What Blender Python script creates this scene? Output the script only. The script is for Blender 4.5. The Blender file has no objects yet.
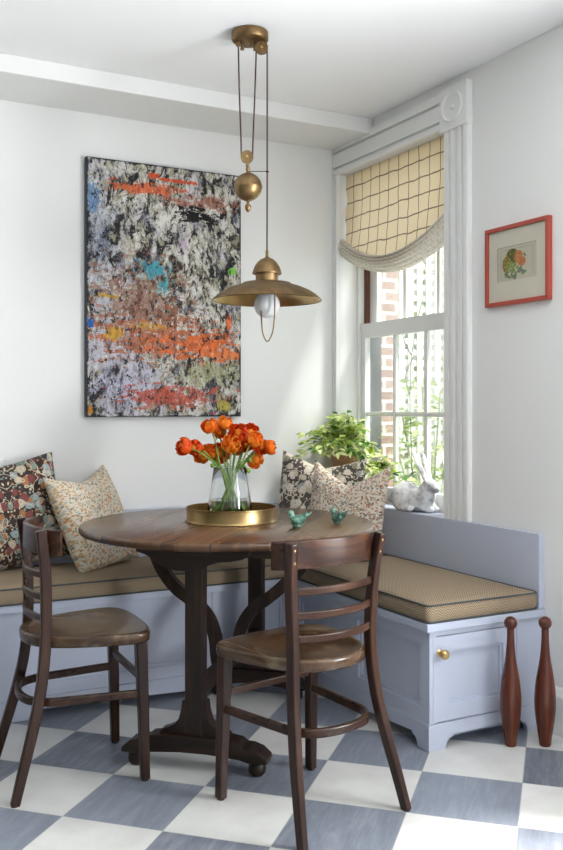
import bpy, bmesh, math, random
from mathutils import Vector, Matrix, noise as mnoise
random.seed(7)
R = math.radians
C = bpy.context.scene.collection
PI = math.pi

# ------------------------------------------------------------------ materials
class NT:
    def __init__(s, name):
        s.m = bpy.data.materials.new(name); s.m.use_nodes = True
        s.t = s.m.node_tree; s.t.nodes.clear()
        s.out = s.n('ShaderNodeOutputMaterial')
    def n(s, kind, **kw):
        nd = s.t.nodes.new(kind)
        for k, v in kw.items(): setattr(nd, k, v)
        return nd
    def l(s, a, b): s.t.links.new(a, b)
    def val(s, x, sock):
        if isinstance(x, (int, float)): sock.default_value = x
        elif isinstance(x, (tuple, list)):
            if sock.type == 'RGBA' and len(x) == 3: x = (*x, 1)
            sock.default_value = x
        else: s.l(x, sock)
    def math(s, op, a, b=0.0, c=None, clamp=False):
        nd = s.n('ShaderNodeMath', operation=op, use_clamp=clamp)
        s.val(a, nd.inputs[0]); s.val(b, nd.inputs[1])
        if c is not None: s.val(c, nd.inputs[2])
        return nd.outputs[0]
    def mix(s, f, a, b, bt='MIX'):
        nd = s.n('ShaderNodeMix', data_type='RGBA', blend_type=bt)
        s.val(f, nd.inputs[0]); s.val(a, nd.inputs[6]); s.val(b, nd.inputs[7])
        return nd.outputs[2]
    def coord(s, kind='Object'):
        return s.n('ShaderNodeTexCoord').outputs[kind]
    def sep(s, v):
        nd = s.n('ShaderNodeSeparateXYZ'); s.l(v, nd.inputs[0]); return nd.outputs
    def comb(s, x, y, z=0.0):
        nd = s.n('ShaderNodeCombineXYZ')
        for i, q in enumerate((x, y, z)): s.val(q, nd.inputs[i])
        return nd.outputs[0]
    def mapping(s, v, scale=(1,1,1), loc=(0,0,0), rot=(0,0,0)):
        nd = s.n('ShaderNodeMapping'); s.l(v, nd.inputs[0])
        nd.inputs['Scale'].default_value = scale; nd.inputs['Location'].default_value = loc; nd.inputs['Rotation'].default_value = rot
        return nd.outputs[0]
    def noise(s, v, scale=5, detail=3, rough=.5, dist=0, color=False):
        nd = s.n('ShaderNodeTexNoise'); s.l(v, nd.inputs['Vector'])
        nd.inputs['Scale'].default_value = scale; nd.inputs['Detail'].default_value = detail
        nd.inputs['Roughness'].default_value = rough; nd.inputs['Distortion'].default_value = dist
        return nd.outputs[1 if color else 0]
    def voro(s, v, scale=5, feat='F1', out='Distance', rand=1.0):
        nd = s.n('ShaderNodeTexVoronoi', feature=feat); s.l(v, nd.inputs['Vector'])
        nd.inputs['Scale'].default_value = scale; nd.inputs['Randomness'].default_value = rand
        return nd.outputs[out]
    def ramp(s, f, stops, interp='LINEAR'):
        nd = s.n('ShaderNodeValToRGB'); s.val(f, nd.inputs[0]); cr = nd.color_ramp; cr.interpolation = interp
        while len(cr.elements) < len(stops): cr.elements.new(.5)
        for e, (p, c) in zip(cr.elements, stops):
            e.position = p; e.color = (*c, 1) if len(c) == 3 else c
        return nd.outputs[0]
    def thresh(s, f, lo, hi):
        nd = s.n('ShaderNodeMapRange'); nd.interpolation_type = 'SMOOTHSTEP'
        s.val(f, nd.inputs[0]); nd.inputs[1].default_value = lo; nd.inputs[2].default_value = hi
        return nd.outputs[0]
    def bump(s, h, strength=.2, dist=.002):
        nd = s.n('ShaderNodeBump'); s.l(h, nd.inputs['Height'])
        nd.inputs['Strength'].default_value = strength; nd.inputs['Distance'].default_value = dist
        return nd.outputs[0]
    def pbr(s, col, rough=.5, metal=0, bump=None, **kw):
        p = s.n('ShaderNodeBsdfPrincipled')
        s.val(col, p.inputs['Base Color']); s.val(rough, p.inputs['Roughness']); s.val(metal, p.inputs['Metallic'])
        if bump is not None: s.l(bump, p.inputs['Normal'])
        for k, v in kw.items(): s.val(v, p.inputs[k.replace('_', ' ')])
        s.l(p.outputs[0], s.out.inputs[0]); return p

def m_paint(name, col, rough=.55, var=.03, sc=3):
    s = NT(name); v = s.coord()
    n = s.noise(v, sc, 4)
    c = s.mix(n, tuple(x*(1-var) for x in col), tuple(min(1, x*(1+var)) for x in col))
    s.pbr(c, rough, bump=s.bump(s.noise(v, 180, 2), .05, .001)); return s.m

def m_wood(name, dark, mid, light, axis=0, rough=.35, sc=1.0, coat=.3, wear=None):
    s = NT(name); v = s.coord()
    st = [38*sc]*3; st[axis] = 2.2*sc
    g = s.noise(s.mapping(v, tuple(st)), 1.0, 5, .6, .8)
    st2 = [9*sc]*3; st2[axis] = .9*sc
    g2 = s.noise(s.mapping(v, tuple(st2)), 1.0, 3, .5, 1.2)
    f = s.math('ADD', s.math('MULTIPLY', g, .6), s.math('MULTIPLY', g2, .4))
    c = s.ramp(f, [(.32, dark), (.5, mid), (.68, light)])
    if wear:
        w = s.thresh(s.noise(v, 6, 5, .65), .52, .7)
        c = s.mix(s.math('MULTIPLY', w, .5), c, wear)
    s.pbr(c, s.math('ADD', rough-.06, s.math('MULTIPLY', g2, .14)), bump=s.bump(g, .12, .001), Coat_Weight=coat, Coat_Roughness=.15, Specular_IOR_Level=.3)
    return s.m

def m_brass(name, a, b, rough=.32):
    s = NT(name); v = s.coord()
    n = s.noise(v, 22, 5, .6)
    c = s.mix(s.thresh(n, .35, .65), a, b)
    s.pbr(c, s.math('ADD', rough, s.math('MULTIPLY', n, .15)), 1.0); return s.m

def m_pane():
    s = NT('window_glass')
    t = s.n('ShaderNodeBsdfTransparent'); t.inputs[0].default_value = (.97, .985, .98, 1)
    g = s.n('ShaderNodeBsdfGlossy'); g.inputs['Roughness'].default_value = .02
    f = s.n('ShaderNodeFresnel'); f.inputs[0].default_value = 1.45
    mx = s.n('ShaderNodeMixShader'); s.l(s.math('MULTIPLY', f.outputs[0], .6), mx.inputs[0]); s.l(t.outputs[0], mx.inputs[1]); s.l(g.outputs[0], mx.inputs[2])
    s.l(mx.outputs[0], s.out.inputs[0]); return s.m

def m_glass(name, col=(1,1,1), ior=1.45, rough=0):
    s = NT(name); s.pbr(col, rough, Transmission_Weight=1.0, IOR=ior); return s.m

M = {}
WALL = (.80, .797, .79)
M['wall'] = m_paint('wall_paint', WALL, .7, .012)
M['ceiling'] = m_paint('ceiling_paint', (.90, .90, .91), .8, .01)
M['trim'] = m_paint('trim_paint', (.82, .82, .81), .4, .015)
M['bench'] = m_paint('lavender_blue_paint', (.49, .525, .64), .38, .03)
M['plate'] = m_paint('plate_plastic', (.85, .85, .83), .35, .01)
M['pane'] = m_pane()
M['walnut'] = m_wood('walnut_legs', (.009,.0034,.002), (.024,.0085,.0048), (.056,.022,.011), 2, .3, coat=.12)
M['walnut_x'] = m_wood('walnut_across', (.011,.004,.0024), (.034,.0125,.0065), (.09,.037,.018), 0, .28, coat=.15)
M['seat'] = m_wood('worn_seat_wood', (.020,.009,.005), (.055,.028,.014), (.12,.068,.036), 1, .24, wear=(.27,.21,.13))
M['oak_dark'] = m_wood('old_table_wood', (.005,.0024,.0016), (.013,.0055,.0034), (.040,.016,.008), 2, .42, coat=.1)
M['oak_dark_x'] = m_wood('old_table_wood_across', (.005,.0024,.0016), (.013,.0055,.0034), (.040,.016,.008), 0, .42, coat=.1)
M['club'] = m_wood('club_wood', (.040,.008,.005), (.105,.024,.012), (.20,.058,.024), 2, .28, coat=.2)
M['sash_brown'] = m_wood('bare_brown_wood', (.08,.03,.02), (.17,.07,.05), (.28,.15,.12), 2, .6, coat=0)

def m_tabletop():
    s = NT('plank_top'); v = s.coord(); x, y, z = s.sep(v)
    pw = .205
    px = s.math('DIVIDE', s.math('ADD', x, .10), pw)
    cell = s.math('FLOOR', px); fr = s.math('SUBTRACT', px, cell)
    edge = s.math('MINIMUM', fr, s.math('SUBTRACT', 1, fr))
    seam = s.thresh(edge, .006, .016)
    vv = s.comb(s.math('MULTIPLY', x, 30), s.math('MULTIPLY', y, 1.3), s.math('MULTIPLY', cell, 7.3))
    g = s.noise(vv, 1, 6, .62, .25)
    big = s.noise(s.comb(s.math('MULTIPLY', x, 4), s.math('MULTIPLY', y, 1.0), cell), 1.3, 3, .5)
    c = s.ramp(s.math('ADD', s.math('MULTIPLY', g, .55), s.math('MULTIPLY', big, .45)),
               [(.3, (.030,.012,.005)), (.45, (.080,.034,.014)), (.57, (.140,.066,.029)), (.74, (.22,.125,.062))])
    dots = s.thresh(s.voro(s.mapping(v, (9, 5, 1)), 1.6), .03, .10)
    c = s.mix(s.math('SUBTRACT', 1, dots), c, (.04,.02,.012))
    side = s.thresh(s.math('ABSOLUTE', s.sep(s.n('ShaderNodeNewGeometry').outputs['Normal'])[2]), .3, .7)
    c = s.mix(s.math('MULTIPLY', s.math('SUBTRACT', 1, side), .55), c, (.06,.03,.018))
    c = s.mix(s.math('SUBTRACT', 1, seam), c, (.015,.008,.005))
    s.pbr(c, s.math('ADD', .17, s.math('MULTIPLY', big, .2)), bump=s.bump(s.math('ADD', s.math('MULTIPLY', g, .3), seam), .35, .002))
    return s.m
M['tabletop'] = m_tabletop()
M['brass'] = m_brass('aged_brass', (.20,.125,.06), (.30,.20,.10), .34)
M['brass_gold'] = m_brass('warm_gold_brass', (.62,.42,.17), (.72,.52,.25), .25)
M['brass_tray'] = m_brass('tray_brass', (.34,.225,.10), (.38,.26,.12), .26)
M['cord'] = m_paint('brown_cord', (.05,.025,.018), .8)
M['iron'] = m_paint('dark_iron', (.02,.015,.012), .5)
M['black'] = m_paint('slot_black', (.02,.02,.02), .6)

def m_bulb():
    s = NT('frosted_bulb'); s.pbr((.86,.87,.88), .35, Transmission_Weight=.25, IOR=1.3, Subsurface_Weight=0.0); return s.m
M['bulb'] = m_bulb()

def m_floor():
    s = NT('checker_marble_tile'); v = s.coord(); x, y, z = s.sep(v)
    dx = s.math('ADD', x, .637); dy = s.math('ADD', y, 1.628)
    U = s.math('DIVIDE', s.math('ADD', dx, dy), .46); V = s.math('DIVIDE', s.math('SUBTRACT', dx, dy), .46)
    fu, fv = s.math('FLOOR', U), s.math('FLOOR', V)
    par = s.math('ABSOLUTE', s.math('MODULO', s.math('ADD', fu, fv), 2.0))
    def ed(a, f):
        r = s.math('SUBTRACT', a, f); return s.math('MINIMUM', r, s.math('SUBTRACT', 1, r))
    e = s.math('MINIMUM', ed(U, fu), ed(V, fv))
    grout = s.math('SUBTRACT', 1, s.thresh(e, .002, .007))
    seed = s.math('ADD', s.math('MULTIPLY', fu, 3.7), s.math('MULTIPLY', fv, 9.1))
    streak = s.noise(s.comb(s.math('MULTIPLY', U, .9), s.math('MULTIPLY', V, 5.5), seed), 1, 6, .62, 1.3)
    fine = s.noise(s.comb(s.math('MULTIPLY', U, 3), s.math('MULTIPLY', V, 30), seed), 1, 3, .6, .4)
    cloud = s.noise(s.comb(U, V, seed), 2.2, 4, .55)
    gray = s.ramp(s.math('ADD', s.math('MULTIPLY', streak, .7), s.math('MULTIPLY', fine, .3)), [(.32, (.085,.097,.125)), (.5, (.155,.17,.205)), (.66, (.27,.285,.32))])
    tint = s.noise(s.comb(seed, 0.3, 0.7), .8, 0)
    gray = s.mix(s.thresh(tint, .3, .7), gray, s.mix(.5, gray, (.27,.30,.36)))
    vein = s.thresh(s.math('ABSOLUTE', s.math('SUBTRACT', s.noise(s.comb(s.math('MULTIPLY', U, 1.2), s.math('MULTIPLY', V, 5), seed), 1.2, 5, .6, 1.5), .5)), 0, .012)
    gray = s.mix(s.math('MULTIPLY', s.math('SUBTRACT', 1, vein), .12), gray, (.5,.52,.56))
    white = s.ramp(cloud, [(.3, (.58,.57,.545)), (.55, (.66,.65,.625)), (.75, (.71,.70,.68))])
    c = s.mix(par, white, gray)
    c = s.mix(s.math('MULTIPLY', grout, .7), c, (.40,.39,.37))
    s.pbr(c, s.math('ADD', .26, s.math('MULTIPLY', cloud, .16)), bump=s.bump(s.math('SUBTRACT', 1, grout), .3, .001))
    return s.m
M['floor'] = m_floor()

def m_herring(a, b, cc):
    s = NT('herringbone_fabric'); x, y, z = s.sep(s.coord('UV'))
    p = .026
    zx = s.math('PINGPONG', x, p/2)
    st = s.math('FRACT', s.math('DIVIDE', s.math('ADD', y, s.math('MULTIPLY', zx, 1.3)), .0095))
    f = s.thresh(s.math('ABSOLUTE', s.math('SUBTRACT', st, .5)), .18, .32)
    n = s.noise(s.coord('UV'), 500, 2)
    big = s.noise(s.coord('UV'), 4, 3)
    c = s.mix(f, a, b)
    c = s.mix(s.math('MULTIPLY', n, .45), c, cc)
    s.pbr(c, .9, bump=s.bump(s.math('ADD', f, n), .25, .001)); return s.m
M['herring'] = m_herring((.50,.395,.265), (.095,.058,.038), (.27,.19,.12))
M['welt'] = m_paint('blue_grey_welt', (.065,.075,.08), .8, .3, 200)

def m_floral_dark(name, ground, cols, seed, scale=1.0, contrast=.5):
    """large mirrored leaf and flower figures on a dark ground"""
    s = NT(name); x, y, z = s.sep(s.coord())
    mx = s.math('ABSOLUTE', s.math('ADD', x, .01)); my = z
    v = s.comb(mx, my, seed)
    wob = s.noise(s.mapping(v, (14*scale,)*3), 1, 2, .5, 0, True)
    vv = s.n('ShaderNodeVectorMath', operation='ADD'); s.l(s.mapping(v, (1,1,1)), vv.inputs[0])
    sc = s.n('ShaderNodeVectorMath', operation='SCALE'); s.l(wob, sc.inputs[0]); sc.inputs['Scale'].default_value = .05
    s.l(sc.outputs[0], vv.inputs[1]); w = vv.outputs[0]
    c = ground
    d0 = s.voro(w, 30*scale); cc0 = s.sep(s.voro(w, 30*scale, out='Color'))
    leaf = s.math('SUBTRACT', 1, s.thresh(d0, .46, .52))
    lc = s.ramp(cc0[0], [(0, cols[0]), (.25, cols[1]), (.45, cols[2]), (.65, cols[3]), (.85, cols[4])], 'CONSTANT')
    c = s.mix(leaf, ground, lc)
    rib = s.math('SUBTRACT', 1, s.thresh(s.math('ABSOLUTE', s.math('SUBTRACT', s.math('FRACT', s.math('MULTIPLY', d0, 4.0)), .5)), .03, .10))
    c = s.mix(s.math('MULTIPLY', s.math('MULTIPLY', rib, leaf), .6), c, ground)
    d1 = s.voro(w, 80*scale); dots = s.math('SUBTRACT', 1, s.thresh(d1, .3, .4))
    cc1 = s.sep(s.voro(w, 80*scale, out='Color'))
    c = s.mix(s.math('MULTIPLY', dots, s.math('SUBTRACT', 1, leaf)), c, s.ramp(cc1[0], [(0, cols[1]), (.4, cols[0]), (.7, cols[4])], 'CONSTANT'))
    vine = s.math('SUBTRACT', 1, s.thresh(s.math('ABSOLUTE', s.math('SUBTRACT', s.noise(w, 15*scale, 2), .5)), .008, .02))
    c = s.mix(vine, c, cols[0])
    s.pbr(c, .92, bump=s.bump(s.noise(s.coord(), 600, 2), .2, .001)); return s.m
M['floral_dark'] = m_floral_dark('dark_floral_linen', (.035,.022,.018), [(.52,.44,.33), (.22,.27,.23), (.20,.055,.05), (.30,.36,.38), (.36,.16,.07)], 1.3, .9)
M['floral_medallion'] = m_floral_dark('medallion_linen', (.06,.05,.045), [(.56,.50,.42), (.50,.43,.34), (.30,.31,.30), (.62,.57,.50), (.24,.22,.15)], 4.1, .85)

def m_floral_light(name, base, cols, seed, scale=1.0):
    s = NT(name); v0 = s.coord()
    x, y, z = s.sep(v0); v = s.comb(x, z, seed)
    wob = s.noise(v, 40, 2, .5, 0, True)
    vv = s.n('ShaderNodeVectorMath', operation='MULTIPLY_ADD'); s.l(wob, vv.inputs[0]); vv.inputs[1].default_value = (.018,)*3; s.l(v, vv.inputs[2]); w = vv.outputs[0]
    d = s.voro(w, 105*scale); cc = s.sep(s.voro(w, 105*scale, out='Color'))
    leaf = s.math('SUBTRACT', 1, s.thresh(d, .44, .52))
    band = s.noise(s.comb(s.math('MULTIPLY', x, .6), s.math('MULTIPLY', z, 1.6), seed), 9, 3)
    lc = s.ramp(s.math('ADD', s.math('MULTIPLY', cc[0], .8), s.math('MULTIPLY', band, .3)), [(0, cols[0]), (.38, cols[1]), (.55, cols[2]), (.75, cols[0]), (.88, cols[3])], 'CONSTANT')
    c = s.mix(leaf, base, lc)
    d2 = s.voro(w, 230*scale); c = s.mix(s.math('MULTIPLY', s.math('SUBTRACT', 1, s.thresh(d2, .15, .3)), .6), c, cols[1])
    s.pbr(c, .92, bump=s.bump(s.noise(v0, 600, 2), .2, .001)); return s.m
M['floral_light'] = m_floral_light('cream_floral_linen', (.66,.59,.48), [(.55,.33,.15), (.22,.21,.17), (.40,.42,.38), (.55,.20,.08)], 2.2)
M['floral_sprig'] = m_floral_light('sprigged_floral_linen', (.62,.55,.46), [(.42,.25,.15), (.12,.12,.10), (.22,.23,.20), (.36,.14,.08)], 6.2, 1.0)

def m_blind():
    s = NT('cream_check_linen'); uv = s.coord('UV')
    wob = s.noise(uv, 9, 2, .5, 0, True)
    vv = s.n('ShaderNodeVectorMath', operation='MULTIPLY_ADD'); s.l(wob, vv.inputs[0]); vv.inputs[1].default_value = (.022,.022,0); s.l(uv, vv.inputs[2])
    x, y, z = s.sep(vv.outputs[0])
    def line(a, w):
        w *= 1.25
        f = s.math('PINGPONG', a, .04); return s.math('SUBTRACT', 1, s.thresh(f, w*.6, w))
    ln = s.math('MAXIMUM', line(x, .0026), line(y, .0032))
    weave = s.noise(s.mapping(uv, (300, 60, 1)), 1, 2)
    c = s.mix(weave, (.80,.64,.44), (.88,.74,.54))
    c = s.mix(s.math('MULTIPLY', ln, .85), c, (.14,.085,.06))
    d = s.n('ShaderNodeBsdfDiffuse'); t = s.n('ShaderNodeBsdfTranslucent'); s.l(c, d.inputs[0]); s.l(c, t.inputs[0])
    mx = s.n('ShaderNodeMixShader'); mx.inputs[0].default_value = .34
    s.l(d.outputs[0], mx.inputs[1]); s.l(t.outputs[0], mx.inputs[2]); s.l(mx.outputs[0], s.out.inputs[0]); return s.m
M['blind'] = m_blind()
def m_blindfold():
    s = NT('check_linen_folds'); uv = s.coord('UV')
    wob = s.noise(uv, 9, 2, .5, 0, True)
    vv = s.n('ShaderNodeVectorMath', operation='MULTIPLY_ADD'); s.l(wob, vv.inputs[0]); vv.inputs[1].default_value = (.02,.02,0); s.l(uv, vv.inputs[2])
    x, y, z = s.sep(vv.outputs[0])
    f1 = s.math('SUBTRACT', 1, s.thresh(s.math('PINGPONG', x, .02), .0016, .003))
    f2 = s.math('SUBTRACT', 1, s.thresh(s.math('PINGPONG', y, .04), .0016, .0035))
    c = s.mix(s.math('MULTIPLY', s.math('MAXIMUM', f1, f2), .32), (.92,.89,.84), (.20,.15,.12))
    d = s.n('ShaderNodeBsdfDiffuse'); t = s.n('ShaderNodeBsdfTranslucent'); s.l(c, d.inputs[0]); s.l(c, t.inputs[0])
    mx = s.n('ShaderNodeMixShader'); mx.inputs[0].default_value = .5
    s.l(d.outputs[0], mx.inputs[1]); s.l(t.outputs[0], mx.inputs[2]); s.l(mx.outputs[0], s.out.inputs[0]); return s.m
M['blindfold'] = m_blindfold()

def m_painting():
    s = NT('abstract_paint'); v = s.coord(); x, y, z = s.sep(v)   # x 0..0.79, z 0..1.185 in the canvas' own frame
    u = s.math('DIVIDE', x, .79); w = s.math('DIVIDE', z, 1.185)
    A = s.noise(s.mapping(v, (15, 1, 9)), 1, 8, .72, .7)
    B = s.noise(s.mapping(v, (34, 1, 20), (3,1,7)), 1, 6, .7, .6)
    Cn = s.noise(s.mapping(v, (5, 1, 3.6), (9,4,2)), 1, 4, .6, .5)
    D = s.noise(s.mapping(v, (12, 1, 40), (1,6,5)), 1, 5, .7, .4)
    c = s.ramp(s.math('ADD', s.math('ADD', s.math('MULTIPLY', A, .7), s.math('MULTIPLY', B, .3)), s.math('MULTIPLY', s.math('SUBTRACT', Cn, .5), .38)),
        [(.30, (.010,.010,.013)), (.468, (.015,.017,.019)), (.485, (.20,.19,.17)), (.53, (.48,.45,.40)), (.60, (.66,.65,.62)), (.75, (.42,.40,.32))])
    hue = s.noise(s.mapping(v, (7, 1, 5), (4,8,1)), 1, 4, .6)
    c = s.mix(s.math('MULTIPLY', s.thresh(hue, .5, .62), .45), c, s.mix(s.thresh(B, .4, .6), (.12,.13,.17), (.50,.47,.56)))
    c = s.mix(s.math('MULTIPLY', s.thresh(s.math('SUBTRACT', 1, hue), .54, .66), .5), c, s.mix(s.thresh(B, .4, .6), (.10,.09,.05), (.52,.48,.36)))
    n2 = s.noise(s.mapping(v, (22, 1, 14), (5,5,5)), 1, 7, .72, .5)
    c = s.mix(s.math('MULTIPLY', s.thresh(n2, .54, .60), .8), c, (.33,.31,.20))
    n3 = s.noise(s.mapping(v, (26, 1, 12), (8,2,1)), 1, 7, .72, .5)
    c = s.mix(s.thresh(n3, .57, .61), c, (.015,.015,.018))
    F1 = s.noise(s.mapping(v, (70, 1, 45), (2,2,2)), 1, 5, .7, .3)
    def blob(cx, cz, rx, rz, col, amt=1.0, nz=B, jag=1.2, cut=.5, patch=None):
        nonlocal c
        nz = s.math('ADD', s.math('MULTIPLY', nz, .62), s.math('MULTIPLY', F1, .38)); jag *= 1.35
        col = s.mix(s.thresh(B, .38, .6), tuple(q*.6 for q in col), col)
        dx = s.math('DIVIDE', s.math('SUBTRACT', u, cx), rx); dz = s.math('DIVIDE', s.math('SUBTRACT', w, cz), rz)
        d = s.math('SQRT', s.math('ADD', s.math('MULTIPLY', dx, dx), s.math('MULTIPLY', dz, dz)))
        f = s.math('ADD', s.math('SUBTRACT', 1, d), s.math('MULTIPLY', s.math('SUBTRACT', nz, .5), jag*4))
        m = s.thresh(f, cut-.12, cut+.12)
        if patch is not None: m = s.math('MULTIPLY', m, patch)
        c = s.mix(s.math('MULTIPLY', m, amt), c, col)
    blob(.08, .70, .12, .30, (.33,.36,.48), .55, A, 1.4, .4)
    blob(.16, .30, .2, .28, (.36,.36,.48), .6, B, 1.6, .35)
    blob(.30, .12, .30, .12, (.45,.45,.60), .6, A, 1.4, .3)
    blob(.35, .42, .35, .20, (.30,.14,.09), .75, D, 1.5, .25)
    blob(.45, .31, .5, .10, (.42,.13,.06), .8, D, 1.5, .3)
    blob(.72, .285, .33, .065, (.72,.16,.04), .95, D, 1.3, .3)
    blob(.90, .25, .16, .04, (.75,.20,.06), .9, D, 1.0, .3)
    blob(.52, .08, .40, .055, (.50,.10,.06), .9, D, 1.3, .3)
    blob(.38, .90, .30, .030, (.65,.14,.05), .95, D, 1.0, .3)
    blob(.75, .87, .30, .035, (.35,.12,.08), .8, D, 1.2, .3)
    blob(.55, .945, .22, .014, (.65,.10,.04), 1, D, .5, .4)
    blob(.42, .955, .06, .02, (.65,.10,.04), 1, D, .4, .4)
    blob(.70, .815, .18, .045, (.012,.01,.012), 1, D, 1.0, .35)
    blob(.17, .325, .09, .035, (.55,.30,.04), 1, B, .8, .35)
    blob(.38, .36, .14, .02, (.55,.28,.05), .9, D, .9, .35)
    blob(.14, .47, .12, .012, (.55,.33,.05), .9, D, .8, .3)
    blob(.41, .585, .13, .045, (.07,.32,.40), 1, B, 1.1, .35)
    blob(.48, .525, .06, .045, (.08,.34,.40), 1, B, 1.1, .35)
    blob(.80, .18, .28, .06, (.30,.30,.12), .7, A, 1.6, .35)
    blob(.88, .045, .07, .03, (.50,.42,.08), .9, B, 1.0, .35)
    blob(.935, .600, .045, .026, (.26,.72,.10), 1, B, .5, .35)
    blob(.915, .386, .03, .05, (.72,.17,.06), 1, B, .4, .35)
    blob(.02, .36, .035, .03, (.02,.12,.42), 1, B, .6, .35)
    blob(.02, .03, .03, .025, (.65,.25,.02), 1, B, .6, .35)
    blob(.04, .85, .06, .08, (.10,.22,.42), .8, A, 1.2, .35)
    blob(.60, .70, .04, .05, (.50,.36,.52), .7, B, 1.2, .4)
    n4 = s.noise(s.mapping(v, (40, 1, 26), (1,9,3)), 1, 7, .75, .5)
    c = s.mix(s.math('MULTIPLY', s.thresh(n4, .56, .58), .94), c, (.014,.014,.017))
    n5 = s.noise(s.mapping(v, (36, 1, 22), (6,3,9)), 1, 7, .75, .6)
    c = s.mix(s.math('MULTIPLY', s.thresh(n5, .60, .63), .85), c, (.62,.60,.56))
    ex = s.math('MINIMUM', u, s.math('SUBTRACT', 1, u)); ez = s.math('MINIMUM', w, s.math('SUBTRACT', 1, w))
    e = s.math('ADD', s.math('MINIMUM', s.math('MULTIPLY', ex, .79), s.math('MULTIPLY', ez, 1.185)), s.math('MULTIPLY', s.math('SUBTRACT', A, .5), .05))
    c = s.mix(s.math('SUBTRACT', 1, s.thresh(e, .003, .012)), c, (.018,.022,.03))
    sp = s.voro(s.mapping(v, (60, 1, 60)), 1); spc = s.sep(s.voro(s.mapping(v, (60,1,60)), 1, out='Color'))
    c = s.mix(s.math('MULTIPLY', s.math('SUBTRACT', 1, s.thresh(sp, .08, .14)), s.thresh(spc[0], .75, .8)), c, (.7,.68,.66))
    s.pbr(c, .55, bump=s.bump(s.math('ADD', A, B), .3, .003), Specular_IOR_Level=.15); return s.m
M['painting'] = m_painting()
M['canvas_edge'] = m_paint('dark_canvas_edge', (.03,.035,.045), .6)
M['frame_red'] = m_paint('coral_red_lacquer', (.40,.062,.038), .35, .1)
M['mat_board'] = m_paint('cream_mat', (.56,.53,.44), .85, .02)
M['print_paper'] = m_paint('aged_print_paper', (.47,.43,.34), .85, .06, 20)
def m_fruit(name, a, b, sc=120):
    s = NT(name); n = s.noise(s.coord(), sc, 4, .6); s.pbr(s.mix(s.thresh(n, .38, .62), a, b), .85); return s.m
M['f_melon'] = m_fruit('printed_green_melon', (.045,.065,.02), (.20,.17,.045))
M['f_peach'] = m_fruit('printed_peach', (.45,.10,.04), (.42,.25,.08))
M['f_pear'] = m_fruit('printed_pear', (.10,.085,.02), (.34,.24,.06))
M['f_grape'] = m_fruit('printed_grapes', (.10,.17,.04), (.33,.38,.12), 260)
M['f_leaf'] = m_fruit('printed_leaves', (.08,.13,.07), (.22,.26,.17), 160)
M['f_line'] = m_paint('printed_line', (.20,.18,.14), .85)

def m_leaf(name, a, b, trans=.35, sc=14):
    s = NT(name); n = s.noise(s.coord(), sc, 3)
    c = s.mix(s.thresh(n, .35, .65), a, b)
    d = s.n('ShaderNodeBsdfPrincipled'); s.l(c, d.inputs['Base Color']); d.inputs['Roughness'].default_value = .45; d.inputs['Specular IOR Level'].default_value = .3
    t = s.n('ShaderNodeBsdfTranslucent'); s.l(c, t.inputs[0])
    mx = s.n('ShaderNodeMixShader'); mx.inputs[0].default_value = trans
    s.l(d.outputs[0], mx.inputs[1]); s.l(t.outputs[0], mx.inputs[2]); s.l(mx.outputs[0], s.out.inputs[0]); return s.m
M['leaf'] = m_leaf('variegated_leaf', (.42,.56,.09), (.88,.90,.52), .5)
M['leaf2'] = m_leaf('bright_lime_leaf', (.42,.55,.09), (.85,.86,.52), .45)
M['leaf_dark'] = m_leaf('deep_green_leaf', (.06,.17,.04), (.18,.34,.09), .4)
M['garden_leaf'] = m_leaf('garden_leaf', (.20,.30,.12), (.45,.52,.30), .3, 3)
M['stem'] = m_leaf('flower_stem', (.15,.28,.045), (.34,.50,.12), .2, 30)
M['petal'] = m_leaf('orange_petal', (.80,.13,.010), (.95,.26,.02), .42, 40)
M['petal_red'] = m_leaf('red_orange_petal', (.72,.06,.010), (.90,.15,.015), .42, 40)
M['petal_light'] = m_leaf('light_orange_petal', (.92,.26,.02), (.97,.42,.05), .42, 40)
M['flower_eye'] = m_paint('flower_eye', (.10,.05,.02), .8)
M['glass'] = m_glass('clear_vase_glass', (.97,.99,.98), 1.45)
M['water'] = m_glass('vase_water', (.86,.95,.78), 1.33)
M['terracotta'] = m_paint('terracotta', (.42,.23,.11), .8, .15, 12)
M['pot_grey'] = m_paint('grey_glaze', (.32,.34,.36), .45, .1, 12)
M['soil'] = m_paint('soil', (.05,.035,.02), .95, .3, 60)
def m_verdigris():
    s = NT('verdigris_glaze'); v = s.coord(); n = s.noise(v, 60, 4, .6)
    s.pbr(s.ramp(n, [(.35, (.04,.10,.075)), (.5, (.11,.25,.19)), (.68, (.26,.42,.33))]), .38, .25); return s.m
M['verdigris'] = m_verdigris()
def m_rabbit():
    s = NT('weathered_white_stone'); v = s.coord(); n = s.noise(v, 26, 6, .65, .6)
    s.pbr(s.ramp(n, [(.36, (.36,.36,.38)), (.5, (.66,.66,.67)), (.62, (.80,.80,.80))]), .7, bump=s.bump(n, .6, .004)); return s.m
M['rabbit'] = m_rabbit()
def m_brick():
    s = NT('pale_brick'); v = s.coord(); x, y, z = s.sep(v)
    b = s.n('ShaderNodeTexBrick'); s.l(s.comb(s.math('ADD', x, y), z, 0.0), b.inputs['Vector'])
    b.inputs['Color1'].default_value = (.30,.20,.17,1); b.inputs['Color2'].default_value = (.40,.30,.26,1); b.inputs['Mortar'].default_value = (.60,.57,.54,1)
    b.inputs['Scale'].default_value = 1; b.inputs['Brick Width'].default_value = .21; b.inputs['Row Height'].default_value = .078
    b.inputs['Mortar Size'].default_value = .012
    s.pbr(b.outputs['Color'], .9, bump=s.bump(b.outputs['Fac'], .4, .004)); return s.m
M['brick'] = m_brick()
M['lattice'] = m_paint('white_lattice', (.72,.72,.69), .7)
M['shutter'] = m_paint('grey_shutter', (.07,.075,.08), .6)
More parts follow.
